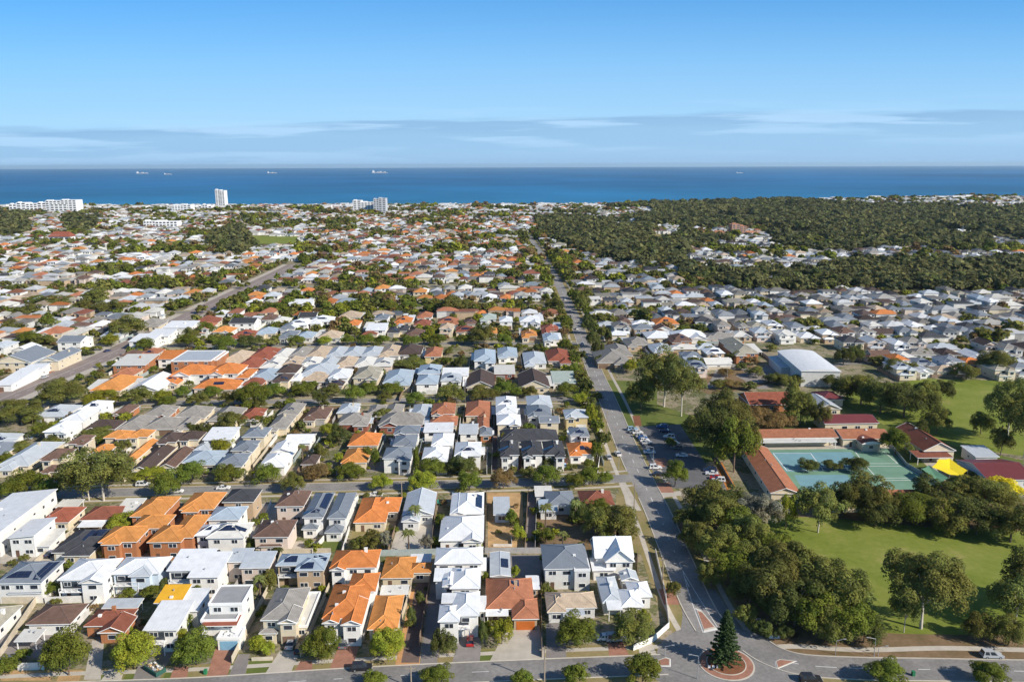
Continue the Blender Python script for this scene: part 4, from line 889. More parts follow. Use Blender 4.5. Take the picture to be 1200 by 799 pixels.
# ------------------------------------------------------------------ yards of the first block
def q4(x0, x1, yf, yb, x2=None, x3=None): return [(x0, yf), (x1, yf), (x3 if x3 is not None else x1, yb), (x2 if x2 is not None else x0, yb)]
YD = [
 ('driveway', q4(242, 266, 793, 757, 253, 277), M_brickp), ('driveway', q4(199, 219, 795, 781, 204, 221), M_brickp), ('driveway', q4(310, 340, 790, 762, 328, 352), M_conc), ('driveway', q4(268, 287, 791, 766, 279, 293), M_greyp),
 ('driveway', q4(345, 366, 787, 774, 352, 366), M_brickp), ('driveway', q4(386, 412, 784, 748, 400, 424), M_brickp), ('driveway', q4(463, 492, 780, 690, 482, 496), M_sandp), ('driveway', q4(470, 491, 776, 676, 489, 503), M_brickd),
 ('driveway', q4(492, 512, 779, 672, 506, 524), M_greyp), ('driveway', q4(530, 562, 776, 735, 540, 566), M_greyp), ('driveway', q4(574, 640, 774, 732, 596, 632), M_conc), ('driveway', q4(640, 664, 771, 730, 640, 662), M_greyp),
 ('driveway', q4(714, 738, 769, 752, 712, 730), M_brickp), ('driveway', q4(750, 770, 767, 745, 745, 760), M_conc), ('driveway', q4(98, 118, 796, 750, 108, 122), M_conc), ('driveway', q4(118, 142, 797, 783, 128, 146), M_conc), ('driveway', q4(155, 185, 798, 760, 168, 205), M_greyp),
 ('lawn', q4(288, 314, 789, 774, 292, 319), M_lawn), ('lawn', q4(264, 271, 792, 777, 268, 275), M_lawn), ('lawn', q4(338, 344, 784, 772, 341, 346), M_lawn), ('lawn', q4(142, 156, 798, 786, 150, 164), M_lawn), ('lawn', q4(562, 600, 774, 762, 562, 600), M_lawn), ('lawn', q4(665, 713, 770.5, 758, 665, 713), M_verge),
 ('lawn', q4(112, 118, 797, 786, 118, 128), M_lawn), ('lawn', q4(486, 493, 777, 765), M_lawn), ('lawn', q4(190, 200, 796, 783, 196, 204), M_lawn), ('lawn', q4(1, 60, 797, 785), M_sand), ('lawn', q4(66, 92, 798, 785, 72, 98), M_sand), ('lawn', q4(510, 535, 777, 764), M_verge), ('lawn', q4(413, 462, 782, 768, 416, 462), M_verge),
 ('sandy_lot', q4(572, 614, 646, 577, 571, 612), M_sand), ('lawn', q4(600, 615, 645, 600, 598, 612), M_lawn), ('driveway', q4(616, 627, 647, 578, 619, 627), M_greyp), ('lawn', q4(629, 740, 646, 600, 629, 720), M_litter), ('lawn', q4(405, 455, 646, 618, 414, 462), M_verge), ('paved_yard', q4(457, 505, 646, 604, 470, 511), M_conc),
 ('lawn', q4(371, 398, 646, 628, 380, 402), M_lawn), ('paved_yard', q4(320, 370, 647, 634, 330, 376), M_conc), ('paved_yard', q4(571, 636, 690, 650), M_greyp), ('paved_yard', q4(0, 100, 660, 646), M_conc), ('paved_yard', q4(0, 60, 770, 742), M_greyp), ('paved_yard', q4(112, 122, 748, 700, 122, 140), M_greyp),
 ('lawn', q4(722, 768, 648, 578, 722, 748), M_verge), ('driveway', q4(735, 752, 598, 565, 728, 733), M_conc), ('paved_yard', q4(280, 320, 640, 590, 300, 326), M_conc),
 ('lawn', q4(510, 534, 396, 380), M_lawn), ('lawn', q4(238, 268, 398, 388, 250, 275), M_verge), ('lawn', q4(700, 735, 428, 416), M_lawn), ('lawn', q4(690, 735, 560, 535, 688, 722), M_verge), ('driveway', q4(664, 700, 441, 430), M_brickd),
 ('driveway', q4(586, 665, 551, 537), M_brickp), ('driveway', q4(577, 583, 553, 500), M_brickd), ('paved_yard', q4(400, 480, 552, 541), M_greyp), ('paved_yard', q4(350, 400, 495, 475), M_litter), ('paved_yard', q4(845, 900, 455, 430), M_greyp), ('paved_yard', q4(606, 618, 497, 470), M_greyp)]
for i, (n_, p_, m_) in enumerate(YD): sheet(n_, p_, m_, .0035 + .0002 * (i % 9) + (.004 if n_ == 'driveway' else 0) + (.003 if i < 31 and n_ != 'paved_yard' else 0))

# ------------------------------------------------------------------ cars
def car_body(kind):
    """side profile extruded and tucked in above the belt line; nose towards +x"""
    L_, W_, H_ = {'sedan': (4.6, 1.8, 1.45), 'suv': (4.7, 1.88, 1.72), 'van': (4.9, 1.9, 1.95), 'hatch': (4.0, 1.72, 1.48)}[kind]
    a = L_ / 2
    lower = [(-a, .35), (-a, .85), (-a * .93, .98), (a * .45, .98 if kind != 'van' else 1.05), (a * .92, .80), (a, .6), (a, .35)]
    cab = {'sedan': (-.72, -.42, .12, .46), 'suv': (-.95, -.86, .10, .46), 'van': (-.96, -.93, .35, .62), 'hatch': (-.93, -.72, .12, .48)}[kind]
    mb = MB(); w = W_ / 2
    for s in (1, -1):
        P = [(x, s * w, z) for x, z in lower]; mb.face(P if s < 0 else P[::-1])
    for i in range(len(lower) - 1):
        p, q = lower[i], lower[i + 1]; mb.face([(p[0], -w, p[1]), (p[0], w, p[1]), (q[0], w, q[1]), (q[0], -w, q[1])])
    mb.face([(a, -w, .35), (a, w, .35), (-a, w, .35), (-a, -w, .35)])
    xr0, xr1, xr2, xr3 = [a * c for c in cab]; wt = w * .8; zb = .97
    mb.face([(xr1, -wt, H_), (xr2, -wt, H_), (xr2, wt, H_), (xr1, wt, H_)])
    g = MB(); zg = H_ - .05
    def lerp(p, q, u): return tuple(p[k] + (q[k] - p[k]) * u for k in range(3))
    A = [(xr0, -w * .97, zb), (xr3, -w * .97, zb), (xr2, -wt, H_), (xr1, -wt, H_)]; B = [(x, -y, z) for x, y, z in A]
    g.face(A); g.face(B[::-1]); g.face([B[0], A[0], A[3], B[3]][::-1] if False else [A[0], A[3], B[3], B[0]]); g.face([A[1], B[1], B[2], A[2]])
    for s in (-1, 1):      # pillars in the body colour
        for u in (.0, .42, .93): mb.face([(x, s * (abs(y) + .012), z) for x, y, z in (lerp(A[0], A[1], u), lerp(A[0], A[1], min(1, u + .07)), lerp(A[3], A[2], min(1, u + .07)), lerp(A[3], A[2], u))][::-s])
    wh = MB(); wh.bar((0, -.11, 0), (0, .11, 0), .33, n=14, mi=0); rim = MB(); rim.bar((0, -.12, 0), (0, .12, 0), .19, n=10)
    return mb, g, (wh, rim), L_, W_
M_tyre = mat('tyre', (.02, .02, .02)); M_lamp = mat('head_lamp', (.75, .75, .72), rough=.2); M_tail = mat('tail_lamp', (.4, .02, .02), rough=.3)
PAINT = {'white': (.74, .74, .74), 'silver': (.42, .44, .46), 'grey': (.15, .16, .17), 'black': (.02, .02, .025), 'blue': (.03, .11, .35), 'red': (.42, .02, .02), 'darkblue': (.02, .04, .12), 'lightblue': (.3, .45, .6)}
CARM = {}
def car(px, colr, kind, heading, label, group=None):
    k = (kind, colr)
    if kind not in CARM:
        mb, g, wh, l_, w_ = car_body(kind); hl = MB(); hl.box(-.04, -.16, -.08, .03, .16, .08); tl = MB(); tl.box(-.03, -.14, -.1, .04, .14, .1)
        CARM[kind] = (mb, g.mesh('glazing', M_glass), (wh[0].mesh('wheel', M_tyre), wh[1].mesh('rim', M_metal)), hl.mesh('headlight', M_lamp), tl.mesh('tail_light', M_tail), l_, w_)
    mb, g, wh, hl, tl, l_, w_ = CARM[kind]
    if k not in CARM:
        m, t, b = principled('car_paint_' + colr) if 'car_paint_' + colr not in MATS else (MATS['car_paint_' + colr], None, None)
        if b: b.inputs['Base Color'].default_value = (*PAINT[colr], 1); setp(b, .28, .5); b.inputs['Coat Weight'].default_value = .5; MATS['car_paint_' + colr] = m
        CARM[k] = mb.mesh('body', m)
    p = ground(*px); p.z = .03 if True else 0
    root = tag(empty('car', p, heading), label, 'car', group)
    link('body', CARM[k], root); link('glazing', g, root)
    for x in (-1, 1):
        for y in (-1, 1):
            o = link('wheel', wh[0], root); o.location = (x * l_ * .31, y * (w_ / 2 - .1), .33); link('rim', wh[1], o)
        o = link('headlight', hl, root); o.location = (l_ / 2, x * w_ * .33, .68)
        o = link('tail_light', tl, root); o.location = (-l_ / 2, x * w_ * .36, .8)
    return root
E = 0.03; UP = R(92)
car((1162, 769.5), 'silver', 'suv', R(-3), 'silver car parked on the verge right of the white-barked gum tree')
car((424, 784), 'black', 'suv', R(5), 'black car parked on the bottom road below the amber roof'); car((551, 753), 'red', 'hatch', UP, 'red car parked before the white two-storey house')
car((341, 756), 'silver', 'sedan', UP, 'silver car on the pale driveway of the cream house'); car((403, 755), 'grey', 'suv', UP, 'dark grey car half hidden beside the bright orange-roofed house')
car((351, 762), 'black', 'hatch', UP, 'small black car beside the silver car on the cream house driveway'); car((710, 749), 'white', 'sedan', R(4), 'leftmost white car parked behind the brownish tree at the corner house')
car((722, 750), 'silver', 'van', R(4), 'white van under the brownish tree by the corner house'); car((61, 650), 'darkblue', 'sedan', R(75), 'dark blue car in front of the charcoal solar roof garage')
car((803, 630), 'lightblue', 'hatch', R(80), 'pale blue car half hidden by trees beside the long road')
car((345, 566), 'white', 'van', R(85), 'white van parked beside the first cross street'); car((262, 573), 'white', 'sedan', R(3), 'white car on the first cross street beside the charcoal roof')
car((208, 577), 'white', 'hatch', R(3), 'white car on the first cross street between two street trees'); car((168, 569), 'white', 'suv', R(3), 'white car in the shade right of the big gum on the first cross street')
car((441, 581), 'white', 'sedan', R(3), 'white car behind the vivid orange roof on the first cross street'); car((602, 549), 'white', 'hatch', UP, 'white car before the leftmost charcoal-roofed house')
car((661, 547), 'lightblue', 'hatch', UP, 'pale blue car before the rightmost charcoal-roofed house'); car((724, 533), 'white', 'sedan', R(100), 'white car parked on the verge of the long road above the junction')
car((713, 537), 'silver', 'sedan', R(100), 'pale car on the driveway left of the long road above the junction'); car((497, 517), 'silver', 'sedan', UP, 'silver car in the shaded drive between slate and white roofs')
car((458, 517), 'grey', 'hatch', UP, 'grey car left of the slate-roofed houses'); car((706, 431), 'white', 'sedan', R(5), 'white car crossing the verge right of the long road')
car((682, 455), 'darkblue', 'suv', R(95), 'dark blue car beside the green-roofed house near the long road'); car((701, 466), 'silver', 'sedan', R(3), 'silver car at the junction of the second cross street and long road')
for i, (px, c, k, h) in enumerate([((741, 504), 'lightblue', 'suv', 12), ((747, 508), 'white', 'sedan', 12), ((751, 512), 'silver', 'suv', 12), ((755, 517), 'white', 'hatch', 12)]):
    car(px, c, k, R(h), f'{dict(lightblue="pale blue", white="white", silver="silver")[c]} car, {ordinal(i + 1)} from the back in the left row of the school car park', 'cars in the left row of the car park')
for i, (px, c, k) in enumerate([((776, 501), 'blue', 'suv'), ((779, 506), 'darkblue', 'sedan'), ((784, 513), 'white', 'suv'), ((787, 517), 'lightblue', 'hatch'), ((790, 521), 'silver', 'sedan'), ((793, 526), 'grey', 'suv'), ((799, 535), 'white', 'sedan')]):
    car(px, c, k, R(170), f'{dict(lightblue="pale blue", darkblue="dark blue").get(c, c)} car, {ordinal(i + 1)} from the back in the right row of the school car park', 'cars in the right row of the car park')
for i, (px, c, k) in enumerate([((743, 507), 'grey', 'sedan'), ((753, 514.5), 'blue', 'hatch'), ((758, 520), 'silver', 'sedan')]):
    car(px, c, k, R(12), f'{c} car, {ordinal(i + 1)} from the back squeezed between others in the left row', 'cars in the left row of the car park')
car((761, 531), 'white', 'sedan', R(3), 'lone white car across the front of the school car park'); car((768, 549), 'white', 'suv', R(3), 'white car parked beside the red brick paving at the junction'); car((772, 557), 'black', 'sedan', R(3), 'black car in front of the white one at the junction')
for i, (px, c, k) in enumerate([((832, 552), 'darkblue', 'suv'), ((834, 556), 'white', 'sedan'), ((838, 561), 'red', 'hatch'), ((842, 564), 'white', 'suv')]):
    car(px, c, k, R(172), f'{dict(darkblue="dark blue").get(c, c)} car, {ordinal(i + 1)} from the back beside the orange mulch bed', 'cars beside the orange mulch bed')
car((126, 412), 'darkblue', 'sedan', R(70), 'dark car driving on the wide road at left'); car((154, 398), 'black', 'suv', R(70), 'black car on the wide road in the shade of a big tree')
for i, px in enumerate([(17, 450), (27, 446), (5, 455), (52, 443)]): car(px, ['white', 'silver', 'white', 'silver'][i], 'sedan', R(80), f'pale car, {ordinal([2, 3, 1, 4][i])} from left in the brick car park beside the shops')
car((16, 512), 'white', 'sedan', R(10), 'white car parked below the olive tree at the left edge'); car((31, 515), 'silver', 'van', R(10), 'silver van right of the white car at the left edge')
car((12, 776), 'grey', 'suv', R(60), 'dark car under the tree in the lower left corner')
car((950, 797.5), 'black', 'suv', R(-2), 'black car at the bottom edge below the traffic island')
# random parked cars on far streets
for i, (px, c) in enumerate([((676, 386), 'white'), ((662, 352), 'white'), ((668, 366), 'silver'), ((640, 316), 'white'), ((682, 404), 'white'), ((667, 374), 'grey')]):
    car(px, c, 'sedan', R(95), f'{c} car, {ordinal([5, 2, 3, 1, 6, 4][i])} from the far end among those parked along the distant long road')

# ------------------------------------------------------------------ poles, lamps, bins, signs
def pole(px, ytop, label, arm=None, lamp=False):
    g = ground(*px); h = height_at(g, ytop); root = tag(empty('street_lamp' if lamp else 'power_pole', g), label, 'street lamp' if lamp else 'power pole')
    p = MB(); p.bar((0, 0, 0), (0, 0, h), .09 if lamp else .17, .05 if lamp else .12, n=8); p.build('pole', M_metal if lamp else M_pole, root)
    if lamp:
        a = MB(); sx = arm or 1; a.bar((0, 0, h - .05), (sx * 1.8, 0, h + .35), .045); a.build('arm', M_metal, root)
        q = MB(); q.box(sx * 1.8 - .35, -.13, h + .27, sx * 1.8 + .35, .13, h + .4); q.build('lamp_head', M_metal, root)
    else:
        a = MB(); a.box(-1.1, -.06, h - .9, 1.1, .06, h - .75); 
        for x in (-.95, -.35, .35, .95): a.bar((x, 0, h - .75), (x, 0, h - .55), .05)
        a.build('crossarm', M_pole, root)
pole((638, 800), 757, 'timber power pole at the bottom edge below the pale beige roof'); pole((482, 805), 779, 'power pole rising from the bottom edge below the orange driveway')
pole((743, 598), 566, 'power pole beside the long road below the first junction'); pole((776, 688), 653, 'pale pole on the verge beside the steep white gable')
pole((471, 583), 563, 'thin pole beside the first cross street before the grey gable roof'); pole((725, 550), 522, 'pole on the corner verge above the first junction', lamp=True)
pole((711, 512), 480, 'pole left of the long road beside the yellow-green column tree'); pole((765, 552), 524, 'street lamp at the entrance of the school car park', lamp=True, arm=-1)
pole((817, 795), 768, 'street lamp by the roundabout near the bottom edge', lamp=True, arm=-1); pole((1024, 770), 748, 'street lamp with curved arm beside the road right of the big trees', lamp=True, arm=-1)
pole((979, 767), 750, 'short brown pole on the verge below the big trees', lamp=True); pole((1029, 768), 758, 'thin short post right of the curved street lamp', lamp=True)
pole((852, 446), 425, 'street lamp in front of the white sports hall yard', lamp=True); pole((545, 472), 444, 'tall pole between the dark brown roof and blue roof'); pole((648, 402), 384, 'pole left of the long road by the third cross street')
pole((84, 447), 436, 'street lamp on the median of the wide road', lamp=True); pole((785, 552), 545, 'thin pole behind the cars at the junction', lamp=True); pole((880, 738), 726, 'thin pole on the park verge', lamp=True)
pole((779, 768), 757, 'white post with sign on the small traffic island', lamp=True); pole((271, 378), 355, 'tall pale pole beside the charcoal-roofed big house'); pole((763, 444), 418, 'lamp post left of the big trees on the corner lawn', lamp=True)
def bin_(px, c, label):
    b = MB(); b.box(-.3, -.35, 0, .3, .35, .95); b.box(-.33, -.38, .95, .33, .38, 1.05); o = b.build('wheelie_bin', mat('bin_' + c, {'green': (.03, .20, .09), 'red': (.35, .03, .03), 'teal': (.04, .28, .22)}[c])); o.location = ground(*px); tag(o, label, 'bin')
bin_((241, 789), 'green', 'green bin beside the brick driveway at the bottom left'); bin_((1070, 791), 'green', 'green bin on the lower verge below the white-barked gum tree'); bin_((513, 589), 'teal', 'teal bin between the grey gable and the white metal roofs'); bin_((516, 592), 'green', 'green bin just in front of the teal one')
sg = MB(); sg.box(-1.2, -.3, 0, 1.2, .3, 1.1); sg.box(-1.35, -.4, 1.1, 1.35, .4, 1.2); o = sg.build('electrical_cabinet', M_white); o.location = ground(907, 747); tag(o, 'small white box on the park verge beside the footpath', 'cabinet')
for i, x in enumerate((831, 836, 841)):
    sg = MB(); sg.box(-.28, -.06, .2, .28, .06, .8); sg.bar((0, .08, 0), (0, .08, .8), .04); o = sg.build('sign_board', M_white); o.location = ground(x, 783); tag(o, f'small white sign board, {["leftmost", "middle", "rightmost"][i]} of three in the roundabout garden', 'sign')
sk = MB(); sk.box(-2.4, -1.2, .15, 2.4, 1.2, 1.1, 0); sk.box(-2.2, -1.0, 1.1, 2.2, 1.0, 1.11, 1); tr_ = tag(empty('skip_bin', ground(182, 786), R(-35)), 'open dark green skip full of pale rubbish on a driveway', 'skip bin')
sk.build('bin', [mat('skip_green', (.03, .10, .08)), mat('rubbish_dark', (.12, .1, .08))], tr_); rb = MB()
rr_ = random.Random(5)
for k in range(26): x, y, s_ = rr_.uniform(-1.9, 1.9), rr_.uniform(-.8, .8), rr_.uniform(.12, .35); rb.box(x - s_, y - s_ * .7, 1.1, x + s_, y + s_ * .7, 1.1 + s_ * rr_.uniform(.4, 1.2), k % 3)
rb.build('rubbish', [MW, mat('rubbish_ochre', (.55, .38, .18)), mat('rubbish_grey', (.4, .4, .42))], tr_)

# ------------------------------------------------------------------ trees
def rand_dirs(n, g): v = g.normal(size=(n, 3)); return v / np.linalg.norm(v, axis=1)[:, None]
def crown_data(kind, nleaf, seed):
    """leaf quads of a crown: x, y in -1..1, z 0..1 of the crown's own height"""
    g = np.random.default_rng(seed)
    if kind in ('gum', 'greygum'): nc, cr, spread, ls = 56, (.11, .27), .84, .044
    elif kind in ('dark', 'olive', 'rust'): nc, cr, spread, ls = 50, (.15, .30), .82, .047
    else: nc, cr, spread, ls = 52, (.16, .30), .76, .047
    ls *= math.sqrt(4200 / nleaf) * 1.12
    D = rand_dirs(nc, g); D[:, 2] = np.abs(D[:, 2]) - (.42 if 'gum' in kind else .62) * g.random(nc)
    rad = spread * (g.random(nc) ** (.30 if kind not in ('gum', 'greygum') else .4)) * (1 + .13 * np.sin(3 * np.arctan2(D[:, 1], D[:, 0]) + g.random() * 6))
    C = D * rad[:, None]; r = g.uniform(*cr, nc)
    cz = .42 if 'gum' in kind else .38; C[:, 2] = C[:, 2] * .52
    w = r ** 2; w /= w.sum(); ci = g.choice(nc, nleaf, p=w); N_ = rand_dirs(nleaf, g); N_[:, 2] = np.where(g.random(nleaf) < .75, np.abs(N_[:, 2]), N_[:, 2])
    jit = g.uniform(.78, 1.06, nleaf); P = C[ci] + N_ * (r[ci] * jit)[:, None] * np.array([1, 1, .62])
    P[:, 2] += cz; ct = g.uniform(.8, 1.2, nc)
    hue = g.uniform(-.08, .08, nc)
    nrm = N_ + .55 * rand_dirs(nleaf, g); nrm[:, 2] += .25; nrm /= np.linalg.norm(nrm, axis=1)[:, None]
    a = np.cross(nrm, rand_dirs(nleaf, g)); a /= np.linalg.norm(a, axis=1)[:, None]; b = np.cross(nrm, a)
    s = ls * g.uniform(.6, 1.35, nleaf)[:, None] * np.array([[1, 1, .5]])
    Q = np.stack([P - a * s, P - b * s * .75, P + a * s, P + b * s * .75], 1)
    t = (ct[ci] * g.uniform(.72, 1.3, nleaf)); tint = np.stack([t * (1 + hue[ci]), t, t * (1 - hue[ci])], 1)
    return Q, np.repeat(tint, 4, 0)
def quads_mesh(name, Q, tint, m):
    n = len(Q); return np_mesh(name, Q.reshape(-1, 3), np.arange(4 * n).reshape(n, 4), [m], tint)
CROWN = {}
def crown_mesh(kind, big, var):
    k = (kind, big, var)
    if k not in CROWN:
        Q, t = crown_data(kind, {0: 4500, 1: 10000, 2: 18000}[big], hash(kind) % 7 * 0 + var * 17 + sum(map(ord, kind)))
        CROWN[k] = quads_mesh('crown', Q, t, LM[kind])
    return CROWN[k]
TRK = {}
def trunk_mesh(kind, var):
    k = ('g' if 'gum' in kind else 't', var)
    if k not in TRK:
        g = random.Random(var * 5 + 1); mb = MB(); z1 = .34; r = .045 if k[0] == 't' else .04
        mb.bar((0, 0, -.01), (g.uniform(-.04, .04), g.uniform(-.04, .04), z1), r, r * .75, n=8)
        for i in range(8):
            a = i * 2 * math.pi / 8 + g.uniform(-.3, .3); rr = g.uniform(.28, .62); zz = g.uniform(.55, .82); mid = (math.cos(a) * rr * .45, math.sin(a) * rr * .45, z1 + (zz - z1) * .55)
            mb.bar((0, 0, z1 - .03), mid, r * .55, r * .36, n=6); e_ = (math.cos(a) * rr, math.sin(a) * rr, zz); mb.bar(mid, e_, r * .36, r * .14, n=5)
            mb.bar(mid, (e_[0] * .8 + g.uniform(-.15, .15), e_[1] * .8 + g.uniform(-.15, .15), zz + .05), r * .26, r * .1, n=5)
        TRK[k] = mb.mesh('trunk', M_gumbark if k[0] == 'g' else M_bark)
    return TRK[k]
TREES = []     # all trees wanted: (x, y, radius, height, kind, hand, label)
def T_(xc, yb, wpx, ytop, kind, label=None, lift=.0):
    g = ground(xc, yb); h = max(2.0, height_at(g, ytop)); r = wpx / 2 / pxm((g.x, g.y, h * .55))
    if kind == 'gum' and xc > 800 and yb > 540 and label is None: kind = random.Random(int(xc * 3 + yb)).choice(('gum', 'gum', 'olive', 'street', 'dark', 'street', 'olive'))
    TREES.append([g.x, g.y + r * .35, r, h, kind, 1, label])
TL = """
gum 115 592 78 524|gum 100 590 50 535
street 76 796 52 735|lime 154 788 50 741|street 228 784 50 741|street 377 775 44 735|lime 452 774 44 738|dark 525 770 20 738|dark 514 772 18 736|lime 588 757 28 722|dark 566 760 12 722|street 677 761 50 722|olive 742 757 48 718
street 437 806 28 788|street 511 808 40 782|street 612 810 28 787|street 675 806 32 778|street 754 805 44 769|street 1040 806 46 775|street 1162 806 42 777|street 8 792 26 768|lime 571 750 14 724|street 30 773 14 758
street 27 579 44 551|street 10 584 26 562|street 54 588 30 563|lime 173 563 34 547|street 193 586 32 549|street 222 568 38 540|street 265 567 36 544|street 311 568 32 542|olive 342 579 28 554|rust 368 563 34 544|street 408 563 32 543
street 419 562 20 547|lime 447 576 26 555|lime 494 578 34 551|street 550 577 30 550|rust 590 574 30 550|dark 540 560 32 532|street 506 560 34 536|street 642 572 36 544|street 673 574 26 553|street 692 570 30 546|street 710 566 18 552
dark 682 612 30 585|olive 700 634 36 592|olive 727 634 48 592|street 703 610 26 584|dark 717 616 26 590|street 715 640 18 622|lime 143 624 36 600|yellow_ 126 654 20 642|street 308 613 11 598|dark 325 648 22 632|dark 287 646 24 627|street 299 617 10 606
street 226 724 12 698|street 219 745 14 715|street 231 702 12 684|street 240 690 12 672|street 176 702 22 686|street 152 700 18 688|street 60 700 20 680|lime 213 762 20 735|olive 318 735 12 722|lime 301 765 22 745|lime 313 768 18 752
street 247 682 12 668|olive 313 692 22 668|street 51 742 14 728|street 24 776 14 760|lime 148 746 14 730|street 166 688 16 672|dark 492 710 12 690|dark 482 735 12 705|lime 377 694 10 684|lime 512 640 12 627|street 517 620 16 600
olive 436 645 26 622|olive 420 645 20 628|greygum 450 645 18 622|street 600 618 16 595|lime 607 634 18 612|street 640 640 20 618|lime 604 678 11 660|street 569 684 10 668|dark 392 735 16 715|olive 790 700 18 680|lime 754 735 18 712
olive 68 475 54 445|olive 18 498 50 468|street 45 515 26 492|lime 118 476 40 456|olive 158 477 36 453|lime 189 472 24 456|street 196 478 22 462|street 213 467 18 451|olive 230 478 26 459|street 248 468 26 452|olive 272 478 30 456|street 296 480 42 448
street 320 468 28 449|street 352 466 30 446|dark 373 477 18 454|olive 389 466 22 450|street 413 473 26 449|street 432 463 24 446|street 458 464 28 447|olive 451 472 18 459|street 487 477 26 458|olive 528 472 32 450|olive 565 470 34 452|street 592 465 28 446
street 664 466 28 448|lime 679 474 20 459|olive 620 466 20 452|street 606 466 18 452|street 338 478 16 466|olive 303 482 18 466|lime 287 482 12 469
lime 259 533 26 512|dark 397 522 24 497|lime 384 512 20 495|street 372 535 14 517|dark 352 506 13 491|olive 447 494 22 478|street 620 512 18 494|dark 617 550 10 534|dark 643 550 14 532|street 700 541 16 514|lime 693 502 16 470|dark 700 500 8 472
dark 223 509 16 494|dark 240 511 18 495|olive 270 510 34 480|street 301 500 18 486|olive 143 530 22 514|dark 95 537 12 516|olive 108 517 40 503|olive 63 524 30 510|street 380 560 18 545|olive 376 540 16 520|lime 397 545 12 528|street 440 550 10 520
street 488 560 8 515|lime 551 518 16 510|olive 126 495 16 484|dark 146 494 16 482|street 690 550 16 538|dark 600 540 8 528|olive 590 525 10 505|olive 540 555 20 545|lime 470 528 8 515|street 430 542 12 520
street 218 407 28 390|lime 233 409 14 396|street 262 412 30 392|street 258 420 14 406|dark 292 407 30 391|olive 318 406 18 395|street 346 405 22 392|lime 380 405 20 393|street 407 405 18 391|street 428 405 24 390|lime 400 372 18 355|street 448 405 18 391
street 482 406 24 392|street 512 405 24 390|street 543 404 22 391|olive 567 406 32 380|street 592 406 18 390|olive 620 394 18 381|street 672 443 20 425|olive 224 400 18 382|street 240 394 24 375|street 663 412 16 395|dark 682 424 12 409|street 664 388 14 370
dark 632 414 12 400|street 445 439 14 430|olive 480 432 40 421|olive 515 428 14 418|dark 540 432 16 415|street 523 428 16 417|dark 560 395 14 378|lime 505 400 10 380|street 455 366 20 350|street 432 364 20 350|street 480 364 24 352|street 505 366 20 354
olive 532 368 38 345|street 572 362 16 354|lime 597 362 16 354|lime 560 382 14 365|dark 651 364 20 350|street 641 370 12 358|street 610 362 14 354|street 322 370 30 352|street 340 362 20 348|olive 300 362 16 350|lime 284 364 12 354|street 277 368 16 353
olive 145 396 38 368|street 170 412 22 394|street 152 418 12 405|lime 128 406 22 390|olive 62 362 44 346|street 40 360 30 346|olive 30 372 34 356|street 55 388 20 364
olive 95 366 20 350|olive 115 368 22 352|olive 137 366 22 350|street 155 362 14 352|olive 12 390 26 374|street 30 403 30 388|olive 50 405 24 392|street 90 386 30 378|olive 110 360 30 335|street 80 372 30 358|dark 145 440 20 436
dark 690 392 16 368|dark 695 408 18 384|dark 700 418 16 396|olive 680 368 16 344|olive 685 362 14 342|lime 740 438 20 419|olive 706 398 10 380|olive 688 352 14 336|dark 676 356 12 343|street 670 350 12 338|dark 704 428 12 414|dark 713 402 8 382
gum 780 480 62 402|gum 800 490 46 420|olive 752 482 36 440|olive 764 470 30 436|gum 852 518 58 456|gum 840 545 60 472|gum 862 556 50 480|gum 874 540 34 490|olive 822 520 40 478|street 792 572 30 538|street 786 524 14 512
rust 896 506 46 476|rust 918 504 30 482|olive 940 500 36 462|gum 962 505 22 470|olive 935 492 34 446|olive 1012 476 46 438|dark 1035 486 44 440|dark 1064 492 60 446|olive 1082 480 36 444|dark 995 470 34 440|dark 976 456 26 438
gum 1186 520 56 440|gum 1205 540 50 460|olive 1152 510 28 482|olive 1175 535 26 500|dark 1000 425 26 402|dark 990 428 24 404|olive 1052 440 26 420|olive 1068 438 20 424|olive 1170 440 40 408|olive 1135 446 30 425
dark 948 552 24 538|dark 975 552 22 539|dark 1003 553 30 535|street 1052 535 36 500|yellow_ 1180 588 44 560|olive 1160 602 70 560|olive 1128 598 50 562|dark 1100 600 54 560|dark 1150 630 60 585|olive 1190 640 60 590|dark 1120 612 50 575
gum 962 628 56 566|gum 985 610 36 560|gum 1018 612 64 556|dark 1030 620 50 575|gum 1080 620 72 580|gum 1112 628 50 585|dark 1062 612 40 575|greygum 900 625 44 580|greygum 880 620 40 580|lime 922 622 28 575|gum 862 615 54 570
olive 830 610 56 565|olive 848 630 60 580|dark 812 625 40 590|olive 820 650 44 610|gum 842 665 50 618|gum 866 640 56 596|gum 882 655 52 605|olive 835 690 34 655|gum 905 668 44 622|gum 862 690 56 640|gum 888 690 60 640|gum 915 700 66 636
gum 940 705 64 640|gum 965 720 66 655|gum 990 735 68 668|gum 908 725 66 662|gum 880 715 46 668|gum 935 738 66 676|gum 960 750 60 690|gum 1000 755 60 700|dark 1015 757 40 720|olive 978 758 46 712|olive 875 735 26 710|olive 1150 753 34 720
gum 1195 740 60 675|dark 1210 720 60 650|olive 1185 760 36 722|gum 1240 700 80 620|gum 1140 565 30 552|olive 1230 660 70 600|dark 895 748 24 725|dark 920 752 22 732
"""
for ln in TL.strip().splitlines():
    for t_ in ln.split('|'):
        q = t_.split(); k = {'yellow_': 'lime'}.get(q[0], q[0]); T_(*map(float, q[1:]), k)
for t_ in TREES:
    if t_[4] == 'lime' and t_[2] > 5 and t_[1] > 230 and t_[0] > 100: t_[4] = 'yellow'
SPECIAL_TREE = {}
def special_tree(match, label):
    b = min(TREES, key=lambda t: (t[0] - match.x) ** 2 + (t[1] - match.y) ** 2); b[6] = label
